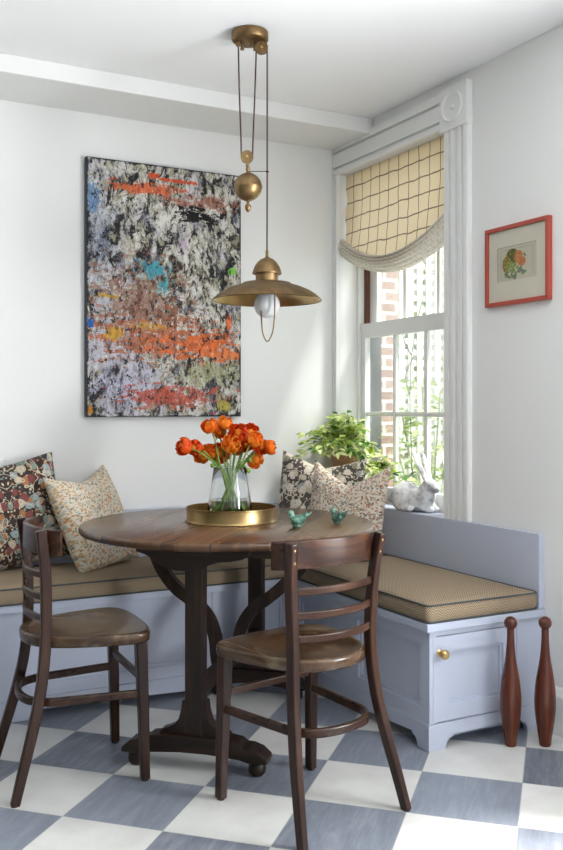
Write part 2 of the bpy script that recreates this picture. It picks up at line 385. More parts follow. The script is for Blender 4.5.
M['far_wall'] = m_paint('far_render', (.22,.25,.20), .9, .2, 1.5)
M['ground'] = m_paint('garden_ground', (.30,.32,.24), .95, .2, 2)

# ------------------------------------------------------------------ geometry helpers
def obj(name, bm, mats, parent=None, smooth=True, bevel=0, seg=2, ang=35, loc=None, subsurf=0):
    me = bpy.data.meshes.new(name)
    bmesh.ops.recalc_face_normals(bm, faces=bm.faces)
    bm.to_mesh(me); bm.free()
    if not isinstance(mats, (list, tuple)): mats = [mats]
    for m in mats: me.materials.append(M[m])
    if smooth:
        for p in me.polygons: p.use_smooth = True
        me.set_sharp_from_angle(angle=R(ang))
    o = bpy.data.objects.new(name, me); C.objects.link(o)
    if parent is not None: o.parent = parent
    if loc is not None: o.location = loc
    if bevel:
        b = o.modifiers.new('bevel', 'BEVEL'); b.width = bevel; b.segments = seg; b.limit_method = 'ANGLE'; b.angle_limit = R(40); b.harden_normals = False
    if subsurf:
        b = o.modifiers.new('sub', 'SUBSURF'); b.levels = subsurf; b.render_levels = subsurf
    return o

def thing(name, label, cat, loc=(0,0,0), rot=(0,0,0), group=None):
    o = bpy.data.objects.new(name, None); C.objects.link(o); o.empty_display_size = .1
    o.location = loc; o.rotation_euler = rot
    return tag(o, label, cat, group)
def tag(o, label, cat, group=None):
    o['label'] = label; o['category'] = cat
    if group: o['group'] = group
    return o
def struct(o): o['kind'] = 'structure'; return o
def NB(): return bmesh.new()

def box(bm, x0, x1, y0, y1, z0, z1, mi=0):
    vs = [bm.verts.new((x, y, z)) for x in (x0, x1) for y in (y0, y1) for z in (z0, z1)]
    for f in ((0,1,3,2), (4,6,7,5), (0,4,5,1), (2,3,7,6), (0,2,6,4), (1,5,7,3)):
        fc = bm.faces.new([vs[i] for i in f]); fc.material_index = mi
    return vs

def prism(bm, pts, plane, a, b, mi=0):
    """closed 2-D outline extruded from a to b; plane 'xz','yz','xy'"""
    def P(p, q):
        return {'xz': (p[0], q, p[1]), 'yz': (q, p[0], p[1]), 'xy': (p[0], p[1], q)}[plane]
    A = [bm.verts.new(P(p, a)) for p in pts]; B = [bm.verts.new(P(p, b)) for p in pts]
    n = len(pts)
    bm.faces.new(A).material_index = mi; bm.faces.new(B[::-1]).material_index = mi
    for i in range(n):
        bm.faces.new((A[i], B[i], B[(i+1) % n], A[(i+1) % n])).material_index = mi

def lathe(bm, prof, seg=32, c=(0,0,0), mi=0, axis='z'):
    rings = []
    for r, z in prof:
        if r < 1e-6:
            rings.append([bm.verts.new(tuple(Vector(c)+Vector((0,0,z))) if axis == 'z' else tuple(Vector(c)+Vector((0,z,0)) if axis == 'y' else Vector(c)+Vector((z,0,0))))])
        else:
            ring = []
            for i in range(seg):
                a = 2*PI*i/seg; ca, sa = r*math.cos(a), r*math.sin(a)
                p = (ca, sa, z) if axis == 'z' else (ca, z, sa) if axis == 'y' else (z, ca, sa)
                ring.append(bm.verts.new(tuple(Vector(c)+Vector(p))))
            rings.append(ring)
    for a, b in zip(rings, rings[1:]):
        if len(a) == 1 and len(b) == 1: continue
        for i in range(seg):
            j = (i+1) % seg
            if len(a) == 1: f = (a[0], b[i], b[j])
            elif len(b) == 1: f = (a[i], a[j], b[0])
            else: f = (a[i], a[j], b[j], b[i])
            bm.faces.new(f).material_index = mi

def smoothpath(pts, n=6, closed=False):
    P = [Vector(p) for p in pts]; out = []
    m = len(P); rng = range(m if closed else m-1)
    for i in rng:
        if closed: p0, p1, p2, p3 = P[i-1], P[i], P[(i+1) % m], P[(i+2) % m]
        else: p0, p1, p2, p3 = P[max(i-1, 0)], P[i], P[i+1], P[min(i+2, m-1)]
        for k in range(n):
            t = k/n
            out.append(.5*((2*p1) + (-p0+p2)*t + (2*p0-5*p1+4*p2-p3)*t*t + (-p0+3*p1-3*p2+p3)*t**3))
    if not closed: out.append(P[-1])
    return out

def sweep(bm, pts, section, up=(0,0,1), scale=None, mi=0, closed=False):
    """section: list of (side, up) offsets"""
    P = [Vector(p) for p in pts]; rings = []; up = Vector(up); n = len(P)
    for i, p in enumerate(P):
        if closed: t = P[(i+1) % n]-P[i-1]
        else: t = P[min(i+1, n-1)]-P[max(i-1, 0)]
        t.normalize(); s = t.cross(up)
        if s.length < 1e-4: s = t.cross(Vector((1,0,0)))
        s.normalize(); u = s.cross(t).normalized()
        k = scale[i] if scale else 1
        rings.append([bm.verts.new(tuple(p + s*a*k + u*b*k)) for a, b in section])
    m = len(section)
    for i in range(n if closed else n-1):
        a, b = rings[i], rings[(i+1) % n]
        for j in range(m):
            bm.faces.new((a[j], a[(j+1) % m], b[(j+1) % m], b[j])).material_index = mi
    if not closed:
        bm.faces.new(rings[0][::-1]).material_index = mi; bm.faces.new(rings[-1]).material_index = mi
def circ(r, n=10): return [(r*math.cos(2*PI*i/n), r*math.sin(2*PI*i/n)) for i in range(n)]
def rect(w, h): return [(-w/2,-h/2), (w/2,-h/2), (w/2,h/2), (-w/2,h/2)]
def tube(bm, pts, r, n=10, mi=0, closed=False, scale=None): sweep(bm, pts, circ(r, n), (0.03,0.05,1) , scale, mi, closed)

def ellipsoid(bm, c, r, rot=(0,0,0), seg=20, mi=0):
    from mathutils import Euler
    mt = Matrix.Translation(c) @ Euler(rot).to_matrix().to_4x4() @ Matrix.Diagonal((*r, 1))
    g = bmesh.ops.create_uvsphere(bm, u_segments=seg, v_segments=seg//2, radius=1, matrix=mt)
    for v in g['verts']:
        for f in v.link_faces: f.material_index = mi

# ------------------------------------------------------------------ the room
CEIL = 2.64
WX = .022          # face of the right wall
bm = NB(); box(bm, -5.2, .022, -6.0, .0, -.08, 0); struct(obj('floor', bm, 'floor', smooth=False))
bm = NB(); box(bm, -5.2, .28, -6.1, .25, CEIL, CEIL+.1); struct(obj('ceiling', bm, 'ceiling', smooth=False))
bm = NB(); box(bm, -5.2, .021, -.35, -.001, 2.565, CEIL-.0005); struct(obj('ceiling_soffit', bm, 'wall', smooth=False, bevel=.003))
bm = NB(); box(bm, -5.2, .28, 0, .25, -.08, CEIL-.0005); struct(obj('wall_back', bm, 'wall', smooth=False))
bm = NB(); box(bm, -5.3, -5.2, -6.0, .25, -.08, CEIL+.1); struct(obj('wall_left', bm, 'far_wall', smooth=False))  # unseen side wall, given a dark colour to cut bounce light
W1 = (-.930, -.045); W2 = (-3.75, -2.55); ZS, ZT = .695, 2.43
bm = NB(); e = .0008
for y0, y1, z0, z1 in ((-6.0, -e, -.08, ZS), (-6.0, -e, ZT, CEIL-.0006), (W1[1], -e, ZS, ZT), (W2[1], W1[0], ZS, ZT), (-6.0, W2[0], ZS, ZT)):
    box(bm, WX, .26, y0, y1, z0, z1)
bmesh.ops.remove_doubles(bm, verts=bm.verts, dist=1e-5)
struct(obj('wall_right', bm, 'wall', smooth=False))
bm = NB()
pr = [(q+WX, r) for q, r in ((0,.001), (-.016,.001), (-.016,.145), (-.012,.155), (-.008,.168), (-.003,.177), (0,.177))]
prism(bm, pr, 'xz', -5.9, -1.512); struct(obj('baseboard_right', bm, 'trim', smooth=False))

# window casings
t1 = bpy.data.objects.new('trim_1', None); C.objects.link(t1); t1['kind'] = 'structure'; t1.location = (WX, 0, 0)
def fluted(y0, y1, z0, z1, name):
    w = y1-y0
    pr = [(0,0), (-.020,0), (-.024,.006), (-.024,.030), (-.010,.033), (-.010,.040), (-.024,.043), (-.024,.066), (-.008,.070), (-.008,.088), (-.024,.092), (-.024,.114), (-.010,.117), (-.010,.124), (-.024,.127), (-.024,w-.004), (-.020,w), (0,w)]
    bm = NB(); prism(bm, [(x, y0+y) for x, y in pr], 'xy', z0, z1)
    return obj(name, bm, 'trim', t1, smooth=False)
fluted(-1.092, -.930, .735, 2.412, 'side_casing')
bm = NB()   # narrow casing squeezed into the corner
prism(bm, [(0,-.001), (-.026,-.001), (-.026,-.014), (-.014,-.018), (-.014,-.022), (-.026,-.026), (-.026,-.042), (-.004,-.046), (0,-.046)], 'xy', .75, 2.43)
obj('corner_casing', bm, 'trim', t1, smooth=False)
bm = NB()   # head board with horizontal mouldings
hp = [(0,2.430), (-.020,2.430), (-.024,2.436), (-.024,2.455), (-.008,2.458), (-.008,2.466), (-.024,2.469), (-.024,2.536), (-.008,2.539), (-.008,2.547), (-.026,2.550), (-.026,2.5645), (0,2.5645)]
prism(bm, hp, 'xz', -.915, -.001)
prism(bm, [(0,2.5645), (-.026,2.5645), (-.026,2.585), (0,2.585)], 'xz', -.915, -.352)
obj('head_casing', bm, 'trim', t1, smooth=False)
bm = NB(); box(bm, -.034, 0, -1.097, -.914, 2.412, 2.597); b = obj('corner_block', bm, 'trim', t1, smooth=False, bevel=.002)
bm = NB(); lathe(bm, [(.0,-.034), (.066,-.034), (.068,-.044), (.062,-.047), (.056,-.036), (.050,-.0355), (.014,-.0355), (.011,-.043), (0,-.046)], 40, (0,-1.006,2.505), axis='x')
obj('rosette', bm, 'trim', b)

# reveal boards, sill
w1 = bpy.data.objects.new('window_1', None); C.objects.link(w1); w1['kind'] = 'structure'
bm = NB()
box(bm, .024, .250, -.046, -.0455, ZS+.03, 2.43)
box(bm, .120, .135, -.062, -.046, ZS+.03, 2.43); box(bm, .120, .135, -.924, -.908, ZS+.03, 2.43)
box(bm, .120, .250, -.924, -.046, 2.405, 2.43)
obj('window_frame', bm, 'trim', w1, smooth=False)
bm = NB(); box(bm, .168, .272, -.0495, -.0465, .75, 1.60); obj('outer_reveal', bm, 'shutter', w1, smooth=False)
bm = NB(); box(bm, -.003, .128, -.926, -.046, .70, .735); obj('window_sill', bm, 'bench', w1, smooth=False, bevel=.004)
bm = NB(); box(bm, .128, .30, -.924, -.046, .70, .745); obj('outer_sill', bm, 'trim', w1, smooth=False)
bm = NB(); box(bm, .166, .186, -.070, -.047, 1.60, 2.40); obj('sash_track', bm, 'sash_brown', w1, smooth=False)
def sash(name, x0, x1, z0, z1, bot, top, yl, yr, mun, hz):
    bm = NB(); y0, y1 = W1
    y0 += .002; y1 -= .003
    box(bm, x0, x1, y0, y1, z0, z0+bot); box(bm, x0, x1, y0, y1, z1-top, z1)
    box(bm, x0, x1, y1-yl, y1, z0+bot, z1-top); box(bm, x0, x1, y0, y0+yr, z0+bot, z1-top)
    xm0, xm1 = x0+.006, x1-.006
    for m in mun:
        box(bm, xm0, xm1, m-.011, m+.011, z0+bot, z1-top); box(bm, x0+.001, xm0, m-.004, m+.004, z0+bot, z1-top)
    for h in hz: box(bm, xm0+.001, xm1-.001, y0+yr, y1-yl, h-.011, h+.011); box(bm, x0+.002, xm0+.001, y0+yr, y1-yl, h-.004, h+.004)
    f = obj(name, bm, 'trim', w1, smooth=False)
    bm = NB(); box(bm, (x0+x1)/2-.002, (x0+x1)/2+.002, y0+yr-.003, y1-yl+.003, z0+bot-.003, z1-top+.003); obj('pane', bm, 'pane', f, smooth=False)
    return f
sash('lower_sash', .137, .165, .745, 1.655, .07, .075, .052, .05, (-.355, -.610), (1.185,))
sash('upper_sash', .188, .214, 1.60, 2.405, .05, .05, .085, .05, (-.370, -.640), (2.02,))

# second window further along the right wall
w2 = bpy.data.objects.new('window_2', None); C.objects.link(w2); w2['kind'] = 'structure'
bm = NB(); ym = (W2[0]+W2[1])/2
box(bm, 0, .021, W2[0]-.15, W2[0], .70, 2.43); box(bm, 0, .021, W2[1], W2[1]+.15, .70, 2.43); box(bm, 0, .021, W2[0]-.15, W2[1]+.15, 2.43, 2.585)
for z0, z1 in ((.70,.76), (1.55,1.60), (2.37,2.43)): box(bm, .14, .17, W2[0], W2[1], z0, z1)
for y0, y1 in ((W2[0], W2[0]+.05), (W2[1]-.05, W2[1]), (ym-.01, ym+.01)): box(bm, .141, .169, y0, y1, .70, 2.43)
obj('window_frame', bm, 'trim', w2, smooth=False)

# ------------------------------------------------------------------ built-in benches
def panel_rect(bm, axis, pos, a0, a1, z0, z1, out, depth=.012, w=.018):
    """recessed panel with a bead: ring of bars standing proud of the field, on plane axis=pos"""
    def bx(a, b, c, d, p0, p1):
        lo, hi = min(p0, p1), max(p0, p1)
        if axis == 'y': box(bm, a, b, lo, hi, c, d)
        else: box(bm, lo, hi, a, b, c, d)
    p0, p1 = pos, pos+out*.0045
    bx(a0, a1, z1-w*.45, z1, p0, p1); bx(a0, a1, z0, z0+w*.45, p0, p1)
    bx(a0, a0+w*.45, z0+w*.45, z1-w*.45, p0, p1); bx(a1-w*.45, a1, z0+w*.45, z1-w*.45, p0, p1)

def frame_panel(bm, axis, face, back, a0, a1, z0, z1, sl, sr, rb, rt, rec=.018):
    """stiles and rails round a sunk field"""
    def bx(a, b, c, d, p0, p1):
        lo, hi = min(p0, p1), max(p0, p1)
        if axis == 'y': box(bm, a, b, lo, hi, c, d)
        else: box(bm, lo, hi, a, b, c, d)
    bx(a0, a1, z1-rt, z1, face, back); bx(a0, a1, z0, z0+rb, face, back)
    bx(a0, a0+sl, z0+rb, z1-rt, face, back); bx(a1-sr, a1, z0+rb, z1-rt, face, back)
    sg = 1 if back > face else -1
    bx(a0+sl, a1-sr, z0+rb, z1-rt, face+sg*rec, back)
    q = face+sg*rec*.5; w = .012          # stepped bead
    A0, A1, Z0, Z1 = a0+sl, a1-sr, z0+rb, z1-rt
    bx(A0, A1, Z1-w, Z1, q, back); bx(A0, A1, Z0, Z0+w, q, back); bx(A0, A0+w, Z0+w, Z1-w, q, back); bx(A1-w, A1, Z0+w, Z1-w, q, back)

def apron(bm, axis, p0, p1, a0, a1, ztop, feet=(.085,.085), zc=.048):
    """plinth rail with bracket feet cut by curves"""
    pts = [(a0,0.001)]
    f0, f1 = feet
    if f0:
        pts += [(a0+f0,.001)] + [(a0+f0+.030*(1-math.cos(t))*1.0, .004+(zc-.004)*math.sin(t)*.8) for t in (0,.3,.6,.9,1.2,PI/2)] + [(a0+f0+.032, zc)]
    if f1:
        pts += [(a1-f1-.032, zc)] + [(a1-f1-.030*(1-math.cos(t)), .004+(zc-.004)*math.sin(t)*.8) for t in (PI/2,1.2,.9,.6,.3,0)] + [(a1-f1,.001)]
    pts += [(a1,.001), (a1,ztop), (a0,ztop)]
    prism(bm, pts, 'xz' if axis == 'y' else 'yz', p0, p1)

FX, FY = -.51, -.50          # bench fronts
# -- bench under the window
b1 = thing('storage_bench', 'lavender-blue window bench with a panelled door at its end', 'bench', (0,-1,0))
OY = 1.0   # children are in the bench frame whose origin is (0,-1,0)
def S(bm): bmesh.ops.translate(bm, verts=bm.verts, vec=(0, OY, 0)); return bm
bm = NB(); box(bm, FX+.03, .020, -1.478, FY-.004, .095, .425)
box(bm, FX+.09, -.02, -1.42, -.55, .002, .095)
frame_panel(bm, 'x', FX, FX+.03, -1.50, -.985, .095, .425, .055, .05, .05, .055)
frame_panel(bm, 'x', FX, FX+.03, -.985, FY-.004, .095, .425, .05, .05, .05, .055)
box(bm, FX+.0008, -.497, -1.501, -1.479, .0958, .4242)
box(bm, -.105, .019, -1.501, -1.478, .095, .425); box(bm, -.4965, -.1055, -1.4795, -1.470, .096, .4045)
box(bm, -.4968, -.1052, -1.5005, -1.4785, .405, .4245)
body = obj('cabinet_body', S(bm), 'bench', b1, smooth=False)
bm = NB(); frame_panel(bm, 'y', -1.502, -1.480, -.494, -.108, .099, .402, .062, .062, .055, .055, .017)
door = obj('door', S(bm), 'bench', b1, smooth=False)
bm = NB(); lathe(bm, [(0,-1.545), (.010,-1.544), (.0165,-1.538), (.018,-1.532), (.014,-1.524), (.007,-1.518), (.007,-1.506), (.013,-1.503), (.013,-1.501), (0,-1.501)], 24, (-.466,0,.345), axis='y')
obj('knob', S(bm), 'brass_gold', door)
bm = NB(); apron(bm, 'y', -1.507, -1.485, -.517, .004, .094, (.075,.06)); apron(bm, 'x', -.517, -.495, -1.484, FY-.012, .094, (.045,.0))
obj('plinth', S(bm), 'bench', b1, smooth=False)
bm = NB(); box(bm, -.533, .020, -1.520, -.522, .426, .455); obj('bench_top', S(bm), 'bench', b1, smooth=False, bevel=.003)
bm = NB(); prism(bm, [(-1.512,.456), (-.045,.456), (-.045,.699), (-.925,.699), (-.925,.738), (-1.512,.738)], 'yz', -.005, .020)
prism(bm, [(-.928,.699), (-.046,.699), (-.046,.7365), (-.928,.7365)], 'yz', -.006, -.0035)
obj('back_board', S(bm), 'bench', b1, smooth=False, bevel=.002)
# -- bench along the back wall
def wall_bench(label, x0, x1, lf, rf, npan):
    b = thing('storage_bench', label, 'bench', ((x0+x1)/2, -.25, 0)); ox = -(x0+x1)/2
    def T(bm): bmesh.ops.translate(bm, verts=bm.verts, vec=(ox, .25, 0)); return bm
    bm = NB(); box(bm, x0, x1, FY+.03, -.004, .085, .425); box(bm, x0+.02, x1-.02, FY+.09, -.02, .002, .085)
    xe = min(x1, FX)
    sp_ = [x0]+npan+[xe]
    for q0, q1 in zip(sp_, sp_[1:]): frame_panel(bm, 'y', FY, FY+.03, q0+.0015, q1-.0015, .085, .425, .05, .05, .05, .05)
    obj('cabinet_body', T(bm), 'bench', b, smooth=False)
    bm = NB(); apron(bm, 'y', FY-.006, FY+.015, x0+.002, xe-.02, .084, (lf, rf), .04); obj('plinth', T(bm), 'bench', b, smooth=False)
    bm = NB(); box(bm, x0, x1 if x1 < -.4 else -.004, FY-.02, -.004, .426, .455); obj('bench_top', T(bm), 'bench', b, smooth=False, bevel=.002)
    bm = NB(); box(bm, x0, x1 if x1 < -.4 else -.008, -.045, -.003, .456, .742); obj('back_board', T(bm), 'bench', b, smooth=False, bevel=.002)
    return b
wall_bench('lavender-blue panelled bench along the painting wall, running into the corner', -1.80, -.006, .11, 0, [-.909])
wall_bench('lavender-blue bench section at the left edge, behind the left chair', -2.9, -1.802, .11, .11, [])

# ------------------------------------------------------------------ bench cushions
def rbox_outline(x0, x1, y0, y1, r=.02, n=5):
    pts = []
    for cx, cy, a0 in ((x1-r, y1-r, 0), (x0+r, y1-r, PI/2), (x0+r, y0+r, PI), (x1-r, y0+r, 1.5*PI)):
        for k in range(n+1): a = a0+PI/2*k/n; pts.append((cx+r*math.cos(a), cy+r*math.sin(a)))
    return pts
def bench_cushion(name, label, x0, x1, y0, y1, z0, z1, cuts):
    cx, cy = (x0+x1)/2, (y0+y1)/2
    t = thing(name, label, 'cushion', (cx, cy, z0), group='herringbone bench cushions')
    hx, hy, h = (x1-x0)/2, (y1-y0)/2, z1-z0
    ol = rbox_outline(-hx, hx, -hy, hy, .022)
    bm = NB(); uv = bm.loops.layers.uv.new('UVMap')
    # side band with slight belly
    rings = []
    for dz, off in ((.003,-.004), (.010,0), (h*.5,.004), (h-.010,0), (h-.003,-.004)):
        rings.append([bm.verts.new((p[0]*(1+off/hx), p[1]*(1+off/hy), dz)) for p in ol])
    n = len(ol); arc = [0]
    for i in range(n): arc.append(arc[-1]+(Vector(ol[(i+1) % n])-Vector(ol[i])).length)
    for a in range(len(rings)-1):
        for i in range(n):
            j = (i+1) % n
            f = bm.faces.new((rings[a][i], rings[a][j], rings[a+1][j], rings[a+1][i]))
            zz = [rings[a][0].co.z, rings[a+1][0].co.z]
            for lp, q in zip(f.loops, ((arc[i], zz[0]), (arc[i+1], zz[0]), (arc[i+1], zz[1]), (arc[i], zz[1]))): lp[uv].uv = q
    # top as inset grid with crown
    prev = rings[-1]
    K = 8
    for k in range(1, K+1):
        s = 1-k/K*.97
        ring = [bm.verts.new((p[0]*(1-(1-s)) , p[1]*s, h-.003+.014*(1-(max(abs(p[0]*s)/hx, abs(p[1]*s)/hy))**4))) for p in ol]
        for i in range(n):
            j = (i+1) % n
            f = bm.faces.new((prev[i], prev[j], ring[j], ring[i]))
            for lp in f.loops: lp[uv].uv = (lp.vert.co.x, lp.vert.co.y)
        prev = ring
    f = bm.faces.new(prev)
    for lp in f.loops: lp[uv].uv = (lp.vert.co.x, lp.vert.co.y)
    bm.faces.new(rings[0][::-1])
    obj('cushion_body', bm, 'herring', t, ang=60)
    for dz in (.004, h-.004):
        bm = NB(); tube(bm, [(p[0]*(1+.001/hx), p[1]*(1+.001/hy), dz) for p in ol], .0034, 8, closed=True); obj('piping', bm, 'welt', t)
    return t
bench_cushion('bench_cushion', 'herringbone cushion on the window bench, its square end above the panelled door', -.528, -.012, -1.516, -.527, .4555, .523, 0)
bench_cushion('bench_cushion', 'long herringbone cushion on the bench below the abstract painting', -2.88, -.012, -.523, -.049, .4555, .523, 0)

# ------------------------------------------------------------------ throw pillows
def pillow(name, label, loc, yaw, lean, roll, w, h, th, mat, chop=0.0, sag=0.0, seed=0):
    from mathutils import Euler
    t = thing(name, label, 'pillow', loc)
    t.rotation_mode = 'QUATERNION'
    t.rotation_quaternion = (Matrix.Rotation(yaw, 4, 'Z') @ Matrix.Rotation(lean, 4, 'X') @ Matrix.Rotation(roll, 4, 'Y')).to_quaternion()
    N = 34
    bm = NB(); grid = {}
    for side in (-1, 1):
        for i in range(N+1):
            for j in range(N+1):
                u, v = i/N*2-1, j/N*2-1
                if side == 1 and (i in (0, N) or j in (0, N)): grid[side, i, j] = grid[-1, i, j]; continue
                pinx = 1-.055*(1-v*v)*0 - .045*(1-v*v)       # edges bow inwards between pointed corners
                pinz = 1-.045*(1-u*u)
                x = u*w/2*pinx; z = v*h/2*pinz
                if chop: 
                    k = max(0, v)**1.5; z -= chop*h*k*max(0, 1-abs(u)/.95)**.9*1.15
                    x *= 1+.05*chop*k
                if sag: z -= sag*h*max(0, v)*(u*.5+.5)
                prof = ((1-u**4)*(1-v**4))**.62
                y = side*th/2*prof*(1-.25*chop*max(0, v)*math.exp(-(u/.3)**2)*3)
                q = Vector((x*3+seed, z*3, side))
                y += .012*mnoise.noise(q*2.1)*prof; y += .005*mnoise.noise(q*6)*prof
                grid[side, i, j] = bm.verts.new((x, y, z+h/2))
    for side in (-1, 1):
        for i in range(N):
            for j in range(N):
                bm.faces.new((grid[side,i,j], grid[side,i+1,j], grid[side,i+1,j+1], grid[side,i,j+1]))
    obj('pillow_cover', bm, mat, t, ang=80)
    edge = [grid_pt for grid_pt in ()]
    return t
pillow('throw_pillow', 'large dark floral pillow leaning on the bench back at the left edge', (-1.650,-.175,.540), R(4), R(-9), R(-9), .47, .46, .15, 'floral_dark', .03, 0, 1)
pillow('throw_pillow', 'cream and gold small-print pillow leaning against the large dark floral one', (-1.285,-.285,.532), R(28), R(-24), R(-6), .37, .45, .15, 'floral_light', .10, 0, 2)
pillow('throw_pillow', 'charcoal pillow with a pale leafy medallion, in the corner by the potted plants', (-.308,-.316,.530), R(-43), R(-12), R(5), .42, .47, .13, 'floral_medallion', .11, 0, 3)
pillow('throw_pillow', 'pale sprig-print pillow with a chopped top, in front of the medallion pillow', (-.315,-.585,.530), R(-57), R(-13), R(2), .385, .445, .15, 'floral_sprig', .21, 0, 4)

# ------------------------------------------------------------------ round trestle table
TH = .775
tb = thing('round_table', 'round dark wood trestle table with a worn plank top and shaped feet', 'table', (-1.015,-.897,0), (0,0,R(-41.4)))
bm = NB(); RT = .565
prof = [(0,TH-.028), (RT-.012,TH-.028), (RT-.004,TH-.025), (RT,TH-.017), (RT,TH-.010), (RT-.004,TH-.003), (RT-.010,TH), (0,TH)]
lathe(bm, prof, 128)
obj('tabletop', bm, 'tabletop', tb, ang=50)
YF, YB = -.455, .335
def tobj(name, bm, mat, parent, **kw):
    bmesh.ops.translate(bm, verts=bm.verts, vec=(.024, 0, 0)); return obj(name, bm, mat, parent, **kw)
def foot(y, h):
    up = [(-h,.050), (-h+.004,.066), (-h+.03,.088), (-h+.06,.098), (-h+.085,.100), (-h+.10,.112), (-.11,.120), (.11,.120), (h-.10,.112), (h-.085,.100), (h-.06,.098), (h-.03,.088), (h-.004,.066), (h,.050)]
    lo = [(h-.06,.046), (h-.10,.056), (.05,.064), (-.05,.064), (-h+.10,.056), (-h+.06,.046)]
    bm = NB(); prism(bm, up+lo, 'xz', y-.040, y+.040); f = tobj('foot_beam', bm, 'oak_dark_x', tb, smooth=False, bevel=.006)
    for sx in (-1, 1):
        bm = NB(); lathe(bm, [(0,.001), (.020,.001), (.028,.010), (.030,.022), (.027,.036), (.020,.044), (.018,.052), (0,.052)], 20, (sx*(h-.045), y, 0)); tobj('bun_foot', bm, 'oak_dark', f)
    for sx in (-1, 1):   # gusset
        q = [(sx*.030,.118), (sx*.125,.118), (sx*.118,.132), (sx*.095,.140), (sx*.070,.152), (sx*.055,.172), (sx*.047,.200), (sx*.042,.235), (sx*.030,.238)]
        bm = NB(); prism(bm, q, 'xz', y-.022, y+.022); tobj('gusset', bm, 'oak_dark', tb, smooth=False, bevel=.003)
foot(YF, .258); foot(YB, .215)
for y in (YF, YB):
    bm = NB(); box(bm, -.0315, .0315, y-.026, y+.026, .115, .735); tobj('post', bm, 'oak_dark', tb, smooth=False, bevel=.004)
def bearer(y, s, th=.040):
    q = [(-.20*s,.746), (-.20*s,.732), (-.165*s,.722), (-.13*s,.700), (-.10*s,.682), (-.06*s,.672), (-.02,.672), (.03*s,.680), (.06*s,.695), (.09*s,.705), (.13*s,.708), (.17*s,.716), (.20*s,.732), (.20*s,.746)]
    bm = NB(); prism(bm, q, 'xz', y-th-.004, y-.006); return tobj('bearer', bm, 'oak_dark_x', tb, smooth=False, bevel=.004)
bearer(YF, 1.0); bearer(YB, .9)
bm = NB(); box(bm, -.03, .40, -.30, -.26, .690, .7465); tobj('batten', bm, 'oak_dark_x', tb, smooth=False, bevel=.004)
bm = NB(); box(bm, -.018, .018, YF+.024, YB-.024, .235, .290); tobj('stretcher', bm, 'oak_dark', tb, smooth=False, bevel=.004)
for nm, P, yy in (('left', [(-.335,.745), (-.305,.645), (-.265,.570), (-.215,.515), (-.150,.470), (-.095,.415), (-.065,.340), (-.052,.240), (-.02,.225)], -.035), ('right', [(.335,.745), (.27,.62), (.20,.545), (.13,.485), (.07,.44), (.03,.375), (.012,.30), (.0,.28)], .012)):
    bm = NB(); sweep(bm, smoothpath([(x, yy, z) for x, z in P], 6), rect(.046, .034), (0,1,0)); tobj('curved_brace', bm, 'oak_dark', tb, ang=40, bevel=.003)

